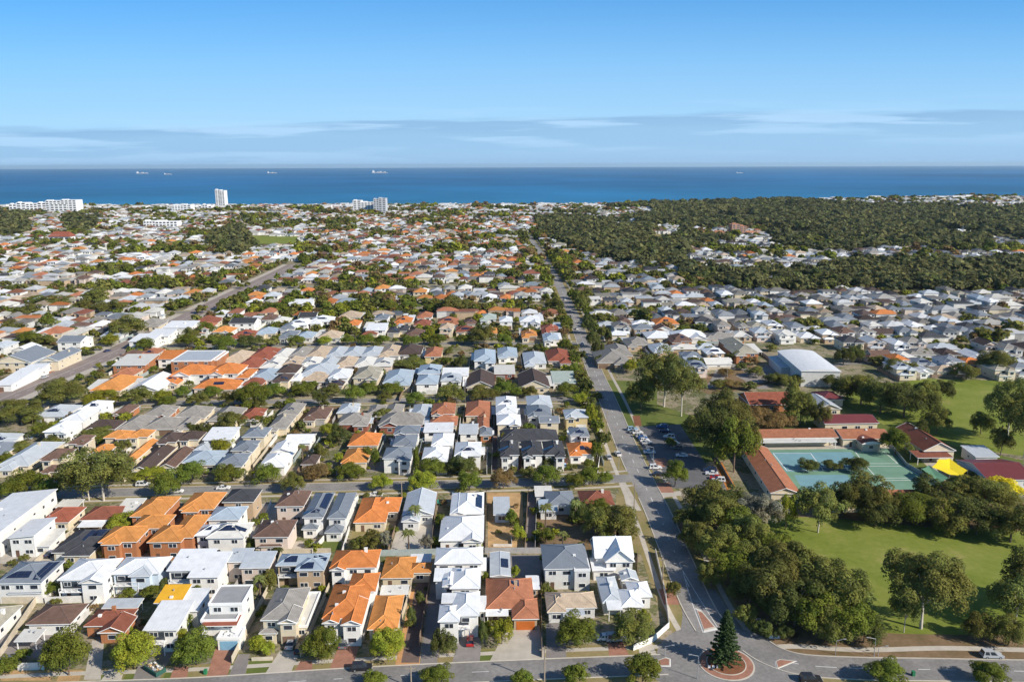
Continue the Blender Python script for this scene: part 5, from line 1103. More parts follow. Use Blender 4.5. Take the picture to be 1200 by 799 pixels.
TT = '''dark 1105 470 30 442|olive 1100 510 34 476|dark 1075 520 26 492|olive 826 414 18 402|rust 838 428 16 416|olive 862 424 18 410|dark 870 434 14 424|rust 882 428 16 417|olive 886 442 20 428|rust 850 442 18 430|olive 816 432 20 418|dark 905 450 22 436|olive 918 454 24 438
street 800 414 14 404|olive 932 452 20 438|rust 858 456 22 444|olive 842 456 20 444|dark 880 458 18 446|olive 700 470 14 458|lime 1012 404 20 394|olive 1030 428 20 416|olive 905 412 14 402|dark 1085 420 18 408|street 5 545 22 530|olive 20 532 24 518|street 12 520 16 508|dark 70 566 20 552|lime 90 560 16 548|street 130 566 22 550
olive 36 498 22 484|street 150 562 18 550|olive 620 560 20 548|greygum 500 646 16 626|lime 560 646 12 630|street 80 668 12 656|dark 190 695 16 678|lime 372 648 12 634|olive 640 700 14 682'''
for ln in TT.splitlines():
    for t_ in ln.split('|'):
        q = t_.split(); T_(*map(float, q[1:]), q[0])
T_(1062, 744, 34, 694, 'gum')
T_(1087, 745, 92, 640, 'gum', 'tall gum tree with bright white bark standing alone on the park lawn')

def build_tree(x, y, r, h, kind, label, cat='tree', group=None, z=0.0, rot=None):
    rr = random.Random(int(x * 13 + y * 7)); gum = 'gum' in kind
    root = tag(empty('tree', (x, y, z), rr.uniform(0, 6.28) if rot is None else rot), label, cat, group)
    base = h * (.06 if not gum else .10); big = 2 if (r > 8 and y < 420) else 1 if (r > 3.3 and y < 520) else 0
    lone = 'white bark' in label
    c = link('crown', crown_mesh(kind, big, 1 if lone else rr.randrange(3)), root); c.location = (0, 0, base); c.scale = (r * 1.2, r * 1.2, (h - base) * 1.05)
    t = link('trunk', trunk_mesh(kind, rr.randrange(3)), root); t.scale = (r * (1.15 if lone else .95),) * 2 + (h * (.9 if lone else 1),)
    return root

# the Norfolk pine of the roundabout
def pine(px, ytop, wpx, label):
    g = ground(*px); h = height_at(g, ytop); r = wpx / 2 / pxm(g); root = tag(empty('pine_tree', g), label, 'tree')
    t = MB(); t.bar((0, 0, 0), (0, 0, h * .98), .32, .04, n=8); t.build('trunk', M_bark, root)
    gg = np.random.default_rng(4); Qs = []; z = h * .07; k = 0
    while z < h * .99:
        u = z / h; rad = r * (1 - u) ** .8 * 1.08 + .12; nb = 9
        for i in range(nb):
            a = 2 * math.pi * (i + .5 * (k % 2)) / nb + gg.uniform(-.15, .15); rl = rad * gg.uniform(.82, 1.1)
            n = int(16 + 60 * rl / r); s = gg.random(n) ** .7 * rl; w_ = (.16 + .34 * (1 - s / rl)) * (rl * .42)
            off = gg.uniform(-1, 1, n) * w_; px_ = np.cos(a) * s - np.sin(a) * off; py_ = np.sin(a) * s + np.cos(a) * off; pz = z + .10 * s + gg.uniform(-.14, .14, n)
            P = np.stack([px_, py_, pz], 1); nr = np.array([0, 0, 1.0]) + .7 * rand_dirs(n, gg); nr /= np.linalg.norm(nr, axis=1)[:, None]
            aa = np.cross(nr, rand_dirs(n, gg)); aa /= np.linalg.norm(aa, axis=1)[:, None]; bb = np.cross(nr, aa); sz = gg.uniform(.10, .24, n)[:, None]
            Qs.append(np.stack([P - aa * sz, P - bb * sz, P + aa * sz, P + bb * sz], 1))
        z += max(.30, .62 * (1 - u * .5)); k += 1
    Q = np.concatenate(Qs); link('crown', quads_mesh('crown', Q, np.repeat(gg.uniform(.7, 1.35, len(Q)), 4), LM['pine']), root)
pine((849, 777), 714, 39, 'dark conical Norfolk pine in the garden of the roundabout')
def palm(px, ytop, wpx, label):
    g = ground(*px); h = height_at(g, ytop) * .93; r = wpx / 2 / pxm(g); root = tag(empty('palm_tree', g), label, 'palm tree')
    t = MB(); t.bar((0, 0, 0), (.1, 0, h * .5), .28, .22, n=8); t.bar((.1, 0, h * .5), (0, 0, h), .22, .2, n=8); t.build('trunk', M_bark, root)
    gg = random.Random(int(px[0])); mb = MB()
    for i in range(34):
        a = gg.uniform(0, 6.283); up = gg.uniform(-.25, 1.0); ln = r * gg.uniform(.9, 1.15); pv = None
        for k in range(8):
            u = k / 7; s = ln * u * (1 - .12 * up); z = h + ln * (.55 * up * u - .62 * u * u); wd = .42 * math.sin(min(1, u * 1.2 + .1) * math.pi) + .04
            c_ = Vector((math.cos(a) * s, math.sin(a) * s, z)); n_ = Vector((-math.sin(a), math.cos(a), 0)) * wd
            cur = (c_ - n_ - Vector((0, 0, wd * .5)), c_, c_ + n_ - Vector((0, 0, wd * .5)))
            if pv: mb.face([pv[0], cur[0], cur[1], pv[1]]); mb.face([pv[1], cur[1], cur[2], pv[2]])
            pv = cur
    me = mb.mesh('crown', LM['palm']); a_ = me.color_attributes.new('tint', 'FLOAT_COLOR', 'POINT'); c = np.ones((len(me.vertices), 4), np.float32); c[:, :3] = np.random.default_rng(2).uniform(.7, 1.3, (len(c), 1)); a_.data.foreach_set('color', c.ravel())
    link('crown', me, root)
palm((639, 622), 590, 24, 'palm tree with tall trunk in front of the pale blue lean-to'); palm((487, 618), 592, 22, 'palm tree against the grey gabled metal roof'); palm((479, 648), 620, 22, 'palm tree in the walled yard with the round pool')
palm((355, 545), 520, 12, 'palm tree right of the long white roof'); palm((659, 648), 622, 15, 'low palm in the shaded back yard'); palm((674, 612), 585, 18, 'palm tree behind the dark yard trees'); palm((305, 700), 674, 20, 'grey-green palm between the pink house and broad grey roof')
palm((545, 470), 448, 8, 'slender palm behind the second cross street') if False else None
palm((121, 700), 684, 12, 'small palm between the two white houses at left')

# ------------------------------------------------------------------ the rest of the suburb
pr = random.Random(21)
def hblocked(x, y, r):
    for hx, hy, hw, hd, e, rz in HOUSES:
        if abs(x - hx) < hw + r and abs(y - hy) < hd + r: return True
    return False
def seg_d(P, x, y):
    best = 1e9
    for a, b in zip(P, P[1:]):
        ax, ay = a; dx, dy = b[0] - ax, b[1] - ay; u = max(0, min(1, ((x - ax) * dx + (y - ay) * dy) / (dx * dx + dy * dy + 1e-9))); d = (x - ax - u * dx) ** 2 + (y - ay - u * dy) ** 2
        if d < best: best = d
    return math.sqrt(best)
ROADS = [[tuple(p) for p in P[::3]] for P in S] + [[tuple(p) for p in MAIN[::3]], [tuple(p) for p in RIGHT[::3]], [tuple(p) for p in DIAG[::3]]]
def road_d(x, y): return min(seg_d(P, x, y) for P in ROADS)
BUSH = [[(628, 256), (700, 246), (760, 238), (830, 236), (930, 230), (1010, 235), (1100, 240), (1300, 243), (1300, 283), (1160, 281), (1165, 292), (1040, 291), (960, 296), (905, 285), (850, 283), (806, 290), (800, 312), (772, 314), (735, 308), (700, 300), (655, 285), (632, 272)],
        [(795, 312), (860, 320), (960, 316), (1010, 305), (1100, 310), (1300, 306), (1300, 345), (1140, 338), (1080, 345), (1000, 338), (900, 342), (850, 336), (800, 328)],
        [(245, 273), (285, 268), (300, 290), (280, 300), (248, 290)], [(0, 250), (35, 252), (32, 275), (0, 276)], [(75, 252), (120, 256), (100, 275), (78, 270)]]
CLEAR = [[(690, 245), (760, 243), (770, 250), (740, 256), (700, 254)], [(808, 268), (896, 268), (900, 281), (812, 281)], [(940, 283), (965, 280), (980, 290), (950, 292)], [(884, 233), (1000, 229), (1060, 236), (1300, 236), (1300, 241), (1060, 243), (960, 238)], [(765, 264), (800, 264), (800, 275), (765, 275)]]
OPEN_ = [[(288, 274), (350, 275), (364, 286), (298, 288)], [(762, 272), (790, 272), (792, 283), (762, 283)]]
SCHOOL = [(716, 470), (735, 447), (836, 450), (846, 405), (905, 395), (1000, 405), (1050, 443), (1400, 440), (1500, 800), (715, 800), (745, 560)]
def inP(L_, x, y): return any(inpoly(x, y, P) for P in L_)
gm = bpy.data.objects['ground'].data; gm.materials.append(M_bushfloor)
for p_ in gm.polygons:
    c_ = p_.center
    if c_.y > 550:
        q_ = proj(c_)
        if inP(BUSH, *q_) and not inP(CLEAR, *q_): p_.material_index = 1
AUTOH = []
HP_X0, HP_X1 = -2200, 2600
PALL = {'L': [('white', 20), ('offwhite', 16), ('silver', 15), ('grey', 8), ('orange', 6), ('terracotta', 9), ('amber', 3), ('brown', 6), ('redbrown', 6), ('slate', 6), ('beige', 8), ('charcoal', 2), ('olive', 3)],
        'C': [('white', 19), ('silver', 9), ('grey', 7), ('orange', 11), ('terracotta', 17), ('amber', 6), ('brown', 8), ('redbrown', 7), ('slate', 6), ('beige', 8), ('charcoal', 3), ('blue', 3), ('offwhite', 9)],
        'R': [('white', 16), ('silver', 14), ('grey', 18), ('slate', 18), ('charcoal', 12), ('brown', 8), ('beige', 5), ('orange', 2), ('blue', 2), ('offwhite', 7), ('darkbrown', 6), ('olive', 5)],
        'F': [('white', 30), ('silver', 12), ('grey', 10), ('orange', 3), ('terracotta', 10), ('brown', 9), ('redbrown', 8), ('slate', 7), ('beige', 10), ('offwhite', 20), ('blue', 2), ('olive', 6)]}
def pick(k):
    L_ = PALL[k]; u = pr.uniform(0, sum(w_ for _, w_ in L_))
    for n_, w_ in L_:
        u -= w_
        if u <= 0: return n_
    return L_[0][0]
# rows of lots: spacing of the cross streets continues outwards
rowy = []; y = 372.0
while y < 2190:
    for f_, dy in ((0, 16), (1, 36), (2, 56), (3, 76), (4, 96)): rowy.append(y + dy)
    y += 112
for yy in rowy:
    x = HP_X0 + pr.uniform(0, 10); step = 15.5
    while x < HP_X1:
        wd = pr.uniform(9.2, 13) if yy < 1100 else pr.uniform(9, 14.5); x += wd / 2 + pr.uniform(.8, 2.8)
        gx = x - .027 * (yy - 400); px_, py_ = proj((gx, yy, 3 + terr(gx, yy))); x += wd / 2
        if px_ < -25 or px_ > 1225: continue
        right = px_ > 690 + (py_ - 330) * .33 if py_ > 290 else px_ > 640
        if px_ > 200 and py_ > 404 and px_ < 730: continue
        if py_ > 440 or (yy < 490 and px_ < 200 and py_ > 400 and px_ > 70 - 1e9 and False): continue
        if inP(OPEN_, px_, py_) or (688 < px_ < 775 and 404 < py_ < 450): continue
        if inP(BUSH, px_, py_) and not inP(CLEAR, px_, py_):
            if pr.random() > (.28 if mnoise.noise(Vector((gx / 140, yy / 180, 1.7))) > .16 else .015): continue
        if inpoly(px_, py_, SCHOOL): continue
        if right and yy < 900: gy = yy + pr.uniform(-6, 6)
        else: gy = yy + pr.uniform(-3, 3)
        dr = road_d(gx, gy)
        if dr < 15 or (yy < 1000 and seg_d(ROADS[-1], gx, gy) < 22): continue
        nv = mnoise.noise(Vector((gx / 95, gy / 120, 3.1)))
        if yy > 560 and nv > .22 and pr.random() < (.42 if not right or yy > 900 else .25): continue
        if yy > 900 and pr.random() < .08: continue
        if yy <= 900 and pr.random() < .05: continue
        if yy < 800 and hblocked(gx, gy, 8): continue
        dep = pr.uniform(11.5, 17); key = ('C' if 330 < px_ < 640 and yy < 1700 else 'F') if yy > 1250 else 'R' if right else ('L' if gx < -250 else 'C')
        AUTOH.append([gx, gy, wd, dep, 5.4 if pr.random() < (.45 if right or yy > 1200 else .3) else 3.2, pick(key), pr.choice(('white', 'white', 'cream', 'pale', 'pink', 'tan')) if yy < 900 else 'white', pr.random(), yy])
NAMED = [h for h in col.objects if h.get('category') in ('house',) or h.get('_auto')]
n_named = len([o for o in col.objects if o.type == 'EMPTY' and o.name.split('.')[0] == 'house'])
AUTOH.sort(key=lambda h: h[0] ** 2 + h[1] ** 2)
quota = 300 - n_named
for h in AUTOH[:quota]:
    gx, gy, wd, dep, e, rk, wk, u, yy = h
    rng = random.Random(int(u * 1e6)); bl = [Blk(-wd / 2, wd / 2, -dep / 2, dep / 2, e, 'hip' if u < .82 else 'gy', rk)]
    a = rng.choice((-1, 1)); xw = (0, wd / 2 - .1) if a > 0 else (-wd / 2 + .1, 0)
    bl.append(Blk(xw[0], xw[1], -dep / 2 - rng.uniform(1.5, 3), 0, e - .03, rng.choice(('hip', 'gy')), rk))
    if e > 5: bl.append(Blk(-wd / 2 * .9, wd / 2 * .6, -dep / 2 - 3, -dep / 2 + 1, 2.9, 'hip', rk))
    elif rng.random() < .5: bl.append(Blk(-wd / 2 - .3, 0, dep / 2 - 5, dep / 2 + rng.uniform(1, 3), e - .05, 'hip', rk))
    o = make_house('house', '', 'house', Vector((gx, gy, 0)), -GRID + rng.uniform(-.03, .03) + (rng.choice((0, 0, math.pi / 2)) if gx > 60 and e < 5 and wd < 13 else 0), bl, wk, wins=1, side=1 if gx < -15 else -1,
                   vents=0, solar=[(0, .5, .22, 3, 2, 'x')] if rng.random() < .15 and u < .82 else (), door=False, seed=int(u * 999))
    o['_auto'] = 1; o['_r'] = rk; o['_s'] = 2 if e >= 4.4 else 1
    # the house itself
# all remaining houses, further than anyone could count, in one object
V = []; Fc = []; Cc = []; MI = []
WC = {'white': (.72, .71, .68), 'cream': (.60, .53, .40), 'pale': (.58, .58, .56), 'pink': (.58, .49, .42), 'tan': (.45, .34, .23)}
def far_block(gx, gy, gz, x0, x1, y0, y1, e, rc, wc, ca, sa, rise):
    def tp(x, y, z): return (gx + x * ca - y * sa, gy + x * sa + y * ca, gz + z)
    i = len(V); w_, d_ = x1 - x0, y1 - y0; h = min(w_, d_) / 2
    c = [(x0, y0), (x1, y0), (x1, y1), (x0, y1)]; o = .45
    ci = [(x0 + o, y0 + o), (x1 - o, y0 + o), (x1 - o, y1 - o), (x0 + o, y1 - o)]
    V.extend([tp(*p, -1) for p in ci] + [tp(*p, e - .02) for p in ci]); Cc.extend([wc] * 8)
    for k in range(4): j = (k + 1) % 4; Fc.append((i + k, i + j, i + 4 + j, i + 4 + k))
    i = len(V)
    if w_ >= d_: r0, r1 = (x0 + h * rise[1], (y0 + y1) / 2), (x1 - h * rise[1], (y0 + y1) / 2)
    else: r0, r1 = ((x0 + x1) / 2, y0 + h * rise[1]), ((x0 + x1) / 2, y1 - h * rise[1])
    zr = e + h * rise[0]; V.extend([tp(*p, e) for p in c] + [tp(*r0, zr), tp(*r1, zr)] + [tp(*p, e - .25) for p in c]); Cc.extend([rc] * 6 + [(.6, .6, .6)] * 4)
    fs = [(0, 1, 5, 4), (2, 3, 4, 5), (1, 2, 5, 5), (3, 0, 4, 4)] if w_ >= d_ else [(1, 2, 5, 4), (3, 0, 4, 5), (0, 1, 4, 4), (2, 3, 5, 5)]
    for f_ in fs: Fc.append(tuple(i + q for q in f_))
    for k in range(4): j = (k + 1) % 4; Fc.append((i + 6 + k, i + 6 + j, i + j, i + k))
    Fc.append((i + 9, i + 8, i + 7, i + 6))
    return i
for h in AUTOH[quota:]:
    gx, gy, wd, dep, e, rk, wk, u, yy = h; gz = terr(gx, gy); ang = -GRID + pr.uniform(-.04, .04) + (math.pi / 2 if pr.random() < .25 else 0); ca, sa = math.cos(ang), math.sin(ang)
    c = ROOF[rk][0]; k = pr.uniform(.5, 1.06); rc = tuple(min(.8, v * k) for v in c); wc = WC[wk]
    rise = (.42, 1) if pr.random() < .8 else (.03, .2); HOUSES.append((gx, gy, wd / 2, dep / 2, e, 0)) if yy < 1000 else None
    far_block(gx, gy, gz, -wd / 2, wd / 2, -dep / 2, dep / 2, e, rc, wc, ca, sa, rise)
    if pr.random() < .7: s_ = pr.choice((-1, 1)); far_block(gx, gy, gz, min(0, s_ * wd * .5), max(0, s_ * wd * .5), -dep / 2 - 2.5, 0, e - .06, rc, wc, ca, sa, rise)
    if yy < 1500 and pr.random() < .5: far_block(gx, gy, gz, wd / 2 + .5, wd / 2 + 4, -dep / 2, -dep / 2 + 6, 2.6, ROOF[pr.choice(('white', 'silver', 'offwhite'))][0], wc, ca, sa, (.02, .2))
    if yy < 1400:   # dark window band on the near side
        for xx in (-.3, .05, .3):
            i = len(V); x0_ = wd * xx; 
            for (lx, lz) in ((x0_, e - 1.9), (x0_ + 1.6, e - 1.9), (x0_ + 1.6, e - .8), (x0_, e - .8)): V.append((gx + lx * ca - (-dep / 2 + .40) * sa, gy + lx * sa + (-dep / 2 + .40) * ca, gz + lz)); Cc.append((.05, .055, .07))
            Fc.append((i, i + 1, i + 2, i + 3))
# apartment-like white boxes along the coast
for _ in range(120):
    px_ = pr.uniform(-10, 1210); gy = pr.uniform(2090, 2215); gx = (px_ - 600) / F * gy
    if 700 < px_ < 900 and pr.random() < .8: continue
    far_block(gx, gy, terr(gx, gy), -pr.uniform(8, 18), pr.uniform(8, 18), -9, 9, pr.uniform(6, 11), (.74, .74, .73), (.74, .73, .71), 1, 0, (.02, .2))
m, t, b = principled('far_house_finish'); setp(b, .75, .2); a = N(t, 'ShaderNodeAttribute'); a.attribute_name = 'tint'
L(t, mixc(t, 1, a.outputs[0], ramp(t, noise(t, .25, 3), [(.3, .82), (.7, 1.1)]), 'MULTIPLY'), b.inputs['Base Color'])
tris = []
me = bpy.data.meshes.new('distant_houses'); fc = [tuple(dict.fromkeys(f_)) for f_ in Fc]; me.from_pydata(V, [], fc); me.materials.append(m)
a_ = me.color_attributes.new('tint', 'FLOAT_COLOR', 'POINT'); cc = np.ones((len(V), 4), np.float32); cc[:, :3] = np.array(Cc); a_.data.foreach_set('color', cc.ravel()); me.update()
tag(link('distant_houses', me), 'mass of small pale and orange roofed houses stretching to the coast', 'houses', kind='stuff')

# side and back fences of the small lots
fr = random.Random(8); LF = []
for o in [o for o in col.objects if o.get('_auto')]:
    x, y = o.location.x, o.location.y
    if y < 255 or y > 560 or (y > 480 and fr.random() < .4): continue
    ch = [c for c in o.children if c.name.startswith('roof')][0]; vx = [v.co for v in ch.data.vertices]; x0, x1, y0, y1 = min(v.x for v in vx), max(v.x for v in vx), min(v.y for v in vx), max(v.y for v in vx)
    sd = fr.choice((-1, 1)); xe = (x1 + .7) if sd > 0 else (x0 - .7); rz = o.rotation_euler.z
    P = [(xe, y0 - 2.5), (xe, y1 + 3)]
    if fr.random() < .6: P = P + [(xe - sd * (x1 - x0) * .9, y1 + 3)]
    W_ = [Vector((x + a * math.cos(rz) - b * math.sin(rz), y + a * math.sin(rz) + b * math.cos(rz), 0)) for a, b in P]
    if any(road_d(p.x, p.y) < 6.5 for p in W_) : continue
    LF.append((W_, fr.choice(((MC, 'cream'), (MT, 'brown'), (MG, 'grey'), (MW, 'white'), (MS, 'grey-green')))))
LF.sort(key=lambda q: proj(q[0][0])[0]); cnt = {}
for W_, (m_, cn) in LF:
    x, y = W_[0].x, W_[0].y; k = max([i for i in range(5) if min(S[i], key=lambda p: abs(p.x - x)).y < y] or [0]); rt = x > min(MAIN, key=lambda p: abs(p.y - y)).x
    key = (cn, 0 if rt else k, rt); cnt[key] = cnt.get(key, 0) + 1
    mb = MB(); o_ = W_[0].copy()
    for a, b2 in zip(W_, W_[1:]):
        a, b2 = a - o_, b2 - o_; t_ = (b2 - a).normalized(); n_ = Vector((t_.y, -t_.x, 0)) * .07; q = [a - n_, b2 - n_, b2 + n_, a + n_]
        mb.face([(p.x, p.y, 1.8) for p in q][::-1])
        for i in range(4): j = (i + 1) % 4; mb.face([(q[j].x, q[j].y, 0), (q[i].x, q[i].y, 0), (q[i].x, q[i].y, 1.8), (q[j].x, q[j].y, 1.8)])
    ob = mb.build('fence', m_); ob.location = o_
    tag(ob, f'{ordinal(cnt[key])} {cn} lot fence from left, {"right of the long road" if rt else "above the " + ["bottom road", "first cross street", "second cross street", "third cross street", "fourth cross street"][k]}', 'fence', 'fences between the small lots')

# ------------------------------------------------------------------ tree scatter
FREE = []
def ok_tree(x, y, r):
    px_, py_ = proj((x, y, 2 + terr(x, y)))
    if px_ < -20 or px_ > 1220 or py_ > 815: return None
    return px_, py_
GR = {}
for hh in HOUSES:
    GR.setdefault((int(hh[0] // 40), int(hh[1] // 40)), []).append(hh)
def near_house(x, y, r):
    cx_, cy_ = int(x // 40), int(y // 40)
    for i in (-1, 0, 1):
        for j in (-1, 0, 1):
            for hx, hy, hw, hd, e, rz in GR.get((cx_ + i, cy_ + j), ()):
                if abs(x - hx) < hw + r and abs(y - hy) < hd + r: return True
    return False
KN = ['street', 'olive', 'dark', 'street', 'olive', 'gum', 'lime', 'rust']
# bushes and small trees in the near and middle gardens
n = 0
while n < 4200:
    y = 160 + 520 * pr.random() ** .8; x = pr.uniform(-.68, .68) * y * 1.02
    if proj((x, y, 0))[0] > 700 and y < 430: 
        n += 1; continue
    n += 1; r = pr.uniform(.7, 1.7) if y < 320 else pr.uniform(1.1, 2.9)
    q = ok_tree(x, y, r)
    if not q or near_house(x, y, r * .6) or road_d(x, y) < 9 or inpoly(q[0], q[1], SCHOOL): continue
    if seg_d([ground(505, 775).xy[:], ground(530, 660).xy[:]], x, y) < 4: continue
    if q[1] > 640 and (735 < q[1]): continue
    TREES.append([x, y, r, r * pr.uniform(1.3, 2.3), pr.choice(KN), 0, None])
# middle distance and far
def dens_scatter(y0, y1, num, rr_, bush):
    c = 0
    for _ in range(num):
        y = math.sqrt(pr.uniform(y0 * y0, y1 * y1)); x = pr.uniform(-.67, .67) * y; q = ok_tree(x, y, 3)
        if not q: continue
        inb = inP(BUSH, *q) and not inP(CLEAR, *q)
        if bush and y > 950 and mnoise.noise(Vector((x / 120, y / 260, 9.3))) + .5 * mnoise.noise(Vector((x / 35, y / 60, 2.3))) + pr.uniform(-.15, .15) < -.31: continue
        if inb != bush or (inpoly(q[0], q[1], SCHOOL) and y < 560) or inP(OPEN_, *q): continue
        r = pr.uniform(*rr_) * (1.25 if bush else 1)
        if not bush:
            if y < 1500 and near_house(x, y, r * .35): continue
            if road_d(x, y) < 7 or seg_d(ROADS[-1], x, y) < 14: continue
            # clumps: more trees where the slow noise is high
            nv = mnoise.noise(Vector((x / 95, y / 120, 3.1)))
            if nv > .2: r *= 1.35
            elif nv < -.05 and pr.random() < .6: continue
            elif nv < .1: r *= .85
        TREES.append([x, y, r, r * pr.uniform(1.5, 2.2), pr.choice(KN) if not bush else pr.choice(('gum', 'dark', 'olive', 'olive', 'dark', 'gum', 'street')), 2 if bush else 0, None]); c += 1
    return c
dens_scatter(490, 900, 6800, (1.6, 4.6), False); dens_scatter(900, 1500, 8500, (2.0, 5.4), False); dens_scatter(1500, 2225, 11000, (2.2, 5.8), False)
dens_scatter(680, 2230, 38000, (2.6, 7.0), True)
# rows of street trees along the more distant cross streets and beside the wide road
for Pn, lo in ((S[4], 6), (S[5], 6), (DIAG, 15)):
    for k in range(len(Pn) - 1):
        for sd in (-1, 1):
            L_ = (Pn[k + 1] - Pn[k]).length; nn = max(1, int(L_ / 14))
            for q_ in range(nn):
                if pr.random() < .45 or (lo == 15 and Pn[k].y < 620): continue
                p = Pn[k].lerp(Pn[k + 1], (q_ + pr.random() * .6) / nn); t_ = (Pn[k + 1] - Pn[k]).normalized(); p = p + Vector((t_.y, -t_.x)) * sd * (lo + pr.uniform(0, 2))
                if not near_house(p.x, p.y, 1): TREES.append([p.x, p.y, pr.uniform(2.8, 4.8), pr.uniform(5.5, 8.5), pr.choice(('street', 'street', 'olive')), 0, None])
for k in range(18, len(MAIN) - 1):
    for sd in (-1, 1):
        L_ = (MAIN[k + 1] - MAIN[k]).length; nn = max(1, int(L_ / 12))
        for q_ in range(nn):
            if pr.random() < .35 or (MAIN[k].y < 430 and sd > 0) or MAIN[k].y < 290: continue
            p = MAIN[k].lerp(MAIN[k + 1], (q_ + pr.random() * .6) / nn); t_ = (MAIN[k + 1] - MAIN[k]).normalized(); p = p + Vector((t_.y, -t_.x)) * sd * (8.5 + pr.uniform(0, 2))
            if not near_house(p.x, p.y, 1): TREES.append([p.x, p.y, pr.uniform(2.4, 4.2), pr.uniform(5.5, 9), pr.choice(('street', 'olive', 'dark')), 0, None])
# those that show largest are trees of their own, the rest one object
def shown(t): return (t[2] + t[3] * .5) / math.hypot(t[0], t[1]) * (1.5 if t[5] == 1 else 1)
vis = [t for t in TREES if (lambda q: -15 < q[0] < 1215 and q[1] < 815)(proj((t[0], t[1], t[3] * .8)))]
cand = [t for t in vis if t[5] != 2]; cand.sort(key=shown, reverse=True)
own = cand[:300]; ids = set(map(id, own)); rest = [t for t in vis if id(t) not in ids]
KD = {'street': 'green', 'dark': 'dark green', 'gum': 'gum', 'lime': 'bright green', 'rust': 'brownish', 'greygum': 'grey-green', 'olive': 'olive green', 'yellow': 'yellow'}
SN = ['bottom road', 'first cross street', 'second cross street', 'third cross street', 'fourth cross street', 'fifth cross street']
def where(x, y):
    px_, py_ = proj((x, y, 0))
    sideR = x > min(MAIN, key=lambda p: abs(p.y - y)).x
    ds = [seg_d([tuple(p) for p in P[::3]], x, y) for P in S[:5]]
    if sideR:
        if y < 190: return 'along the road leading right from the roundabout' if y < 168 else 'in the lower park wood'
        if y < 250: return 'around the park lawn right of the long road'
        if y < 330: return 'around the school courts'
        if y < 480: return 'near the oval and sports hall'
        return 'in the estate right of the long road'
    k = min(range(5), key=lambda i: ds[i])
    if ds[k] < 13: return f'along the {SN[k]}'
    if x < min(DIAG, key=lambda p: abs(p.y - y)).x: return 'left of the wide slanting road'
    below = [i for i in range(5) if min(S[i], key=lambda p: abs(p.x - x)).y < y]
    k = max(below) if below else 0
    return f'in gardens above the {SN[k]}'
groups = {}
for t_ in own: groups.setdefault((KD[t_[4]], where(t_[0], t_[1]), t_[2] > 2.2), []).append(t_)
for (kd, wh, big_), ts in groups.items():
    ts.sort(key=lambda t: proj((t[0], t[1], 0))[0])
    for i, t_ in enumerate(ts):
        nm = 'tree' if big_ else 'small tree'
        lab = t_[6] or (f'{ordinal(i + 1)} {kd} {nm} from the left {wh}' if len(ts) > 1 else f'only {kd} {nm} {wh}')
        build_tree(t_[0], t_[1], t_[2], t_[3], t_[4], lab, group=(f'trees {wh}' if t_[5] else f'garden trees {wh}'))
LOD = {}
def lod(kind, nq, var):
    k = (kind, nq, var)
    if k not in LOD:
        Q, t = crown_data(kind, nq, 900 + var + nq); LOD[k] = (Q, t)
    return LOD[k]
def merge(ts, name, label):
    QS = []; TS = []
    for x, y, r, h, kind, _, _l in ts:
        d = math.hypot(x, y); nq = 420 if d < 520 else 170 if d < 900 else 80 if d < 1500 else 42
        Q, t = lod(kind, nq, pr.randrange(5)); a = pr.uniform(0, 6.28); ca, sa = math.cos(a), math.sin(a); z = terr(x, y)
        q = Q.copy(); X = q[..., 0] * ca - q[..., 1] * sa; Y = q[..., 0] * sa + q[..., 1] * ca
        q[..., 0] = X * r * 1.14 + x; q[..., 1] = Y * r * 1.14 + y; q[..., 2] = q[..., 2] * h * .94 + h * .06 + z
        QS.append(q.astype(np.float32)); k = pr.uniform(.85, 1.2) if _ != 2 else pr.uniform(.98, 1.22); TS.append((t * ((np.array(LEAF[kind]) * k) if _ != 2 else (np.array(LEAF[kind]) * .72 + np.array((.033, .032, .030))) * k)[None, :]).astype(np.float32))
    Q = np.concatenate(QS); tag(link(name, quads_mesh(name, Q, np.concatenate(TS), LM['mix'])), label, 'trees', kind='stuff'); return len(Q)
nb = merge([t for t in rest if t[5] != 2], 'distant_trees', 'many small green garden trees scattered between the distant houses')
nc = merge([t for t in rest if t[5] == 2], 'bushland', 'dark olive bushland covering the low hills near the coast at right')
print('TREES', len(TREES), 'own', len(own), 'quads', nb, nc, 'houses', len(AUTOH), 'named', n_named)

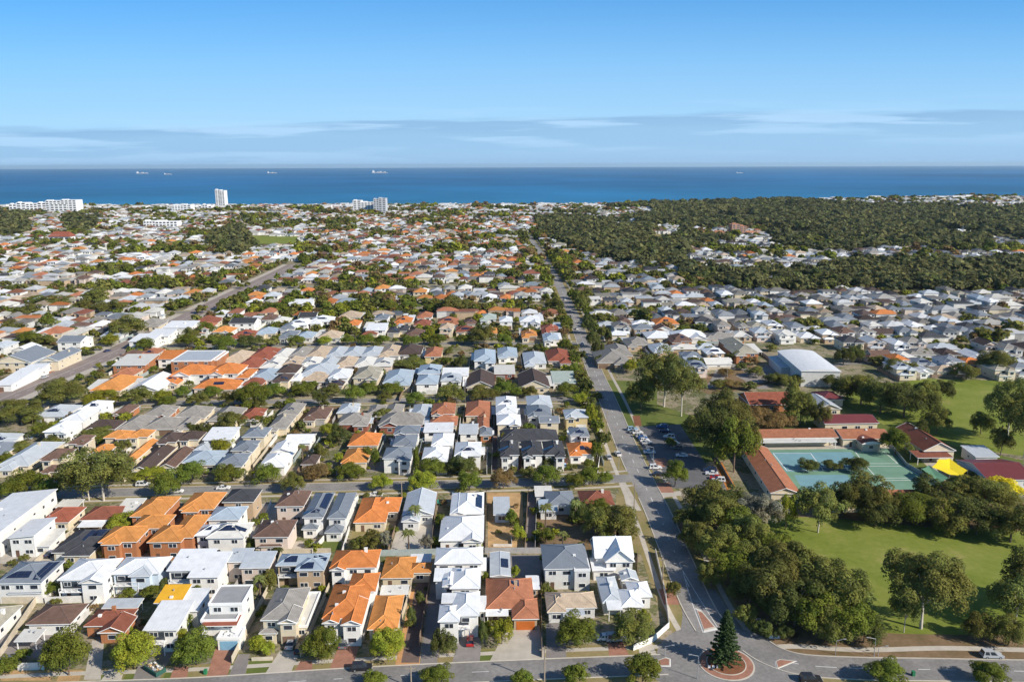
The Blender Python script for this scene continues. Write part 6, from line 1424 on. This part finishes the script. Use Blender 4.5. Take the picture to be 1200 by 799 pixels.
# ------------------------------------------------------------------ labels of the houses that come in rows
autos = [o for o in col.objects if o.get('_auto')]
hg = {}
for o in autos:
    x, y = o.location.x, o.location.y; mr = min(MAIN, key=lambda p: abs(p.y - y)).x; dg = min(DIAG, key=lambda p: abs(p.y - y)).x
    if x > mr: wh = 'estate right of the long road, ' + ('lower part' if y < 530 else 'middle part' if y < 620 else 'upper part')
    elif x < dg: wh = 'area left of the wide slanting road, ' + ('lower part' if y < 480 else 'middle part' if y < 600 else 'upper part')
    else:
        below = [i for i in range(6) if min(S[i], key=lambda p: abs(p.x - x)).y < y]; k = max(below) if below else 0
        y0 = min(S[k], key=lambda p: abs(p.x - x)).y; y1 = min(S[k + 1], key=lambda p: abs(p.x - x)).y if k < 5 else y0 + 112
        wh = f'{"lower" if y < (y0 + y1) / 2 else "upper"} half of block above the {SN[k]}'
    hg.setdefault((o['_r'], o['_s'], wh), []).append(o)
for (rk, st, wh), os_ in hg.items():
    os_.sort(key=lambda o: proj(o.location)[0])
    for i, o in enumerate(os_):
        o['label'] = f'{ordinal(i + 1)} {"two-storey" if st == 2 else "low"} {DESC.get(rk, rk)}-roofed house from left, {wh}' if len(os_) > 1 else f'only {"two-storey" if st == 2 else "low"} {DESC.get(rk, rk)}-roofed house, {wh}'
        o['group'] = 'houses of the ' + wh.split(',')[0]
        for k in ('_auto', '_r', '_s'): del o[k]
for o in col.objects:
    for k in ('_auto', '_r', '_s'):
        if k in o: del o[k]

# ------------------------------------------------------------------ haze of the sea air
mb = MB(); mb.box(-33000, -600, -60, 33000, 45500, 160)
hz = mb.build('haze', None or mat('haze_air', (1, 1, 1))); hz.data.materials.clear()
m = bpy.data.materials.new('haze_volume'); m.use_nodes = True; t = m.node_tree; t.nodes.clear()
pv = N(t, 'ShaderNodeVolumePrincipled'); pv.inputs['Color'].default_value = (.66, .86, 1, 1); pv.inputs['Density'].default_value = 2.4e-5; pv.inputs['Anisotropy'].default_value = .2
L(t, pv.outputs[0], N(t, 'ShaderNodeOutputMaterial').inputs['Volume']); hz.data.materials.append(m); tag(hz, 'thin blue sea haze over the far suburb', 'haze', kind='stuff')
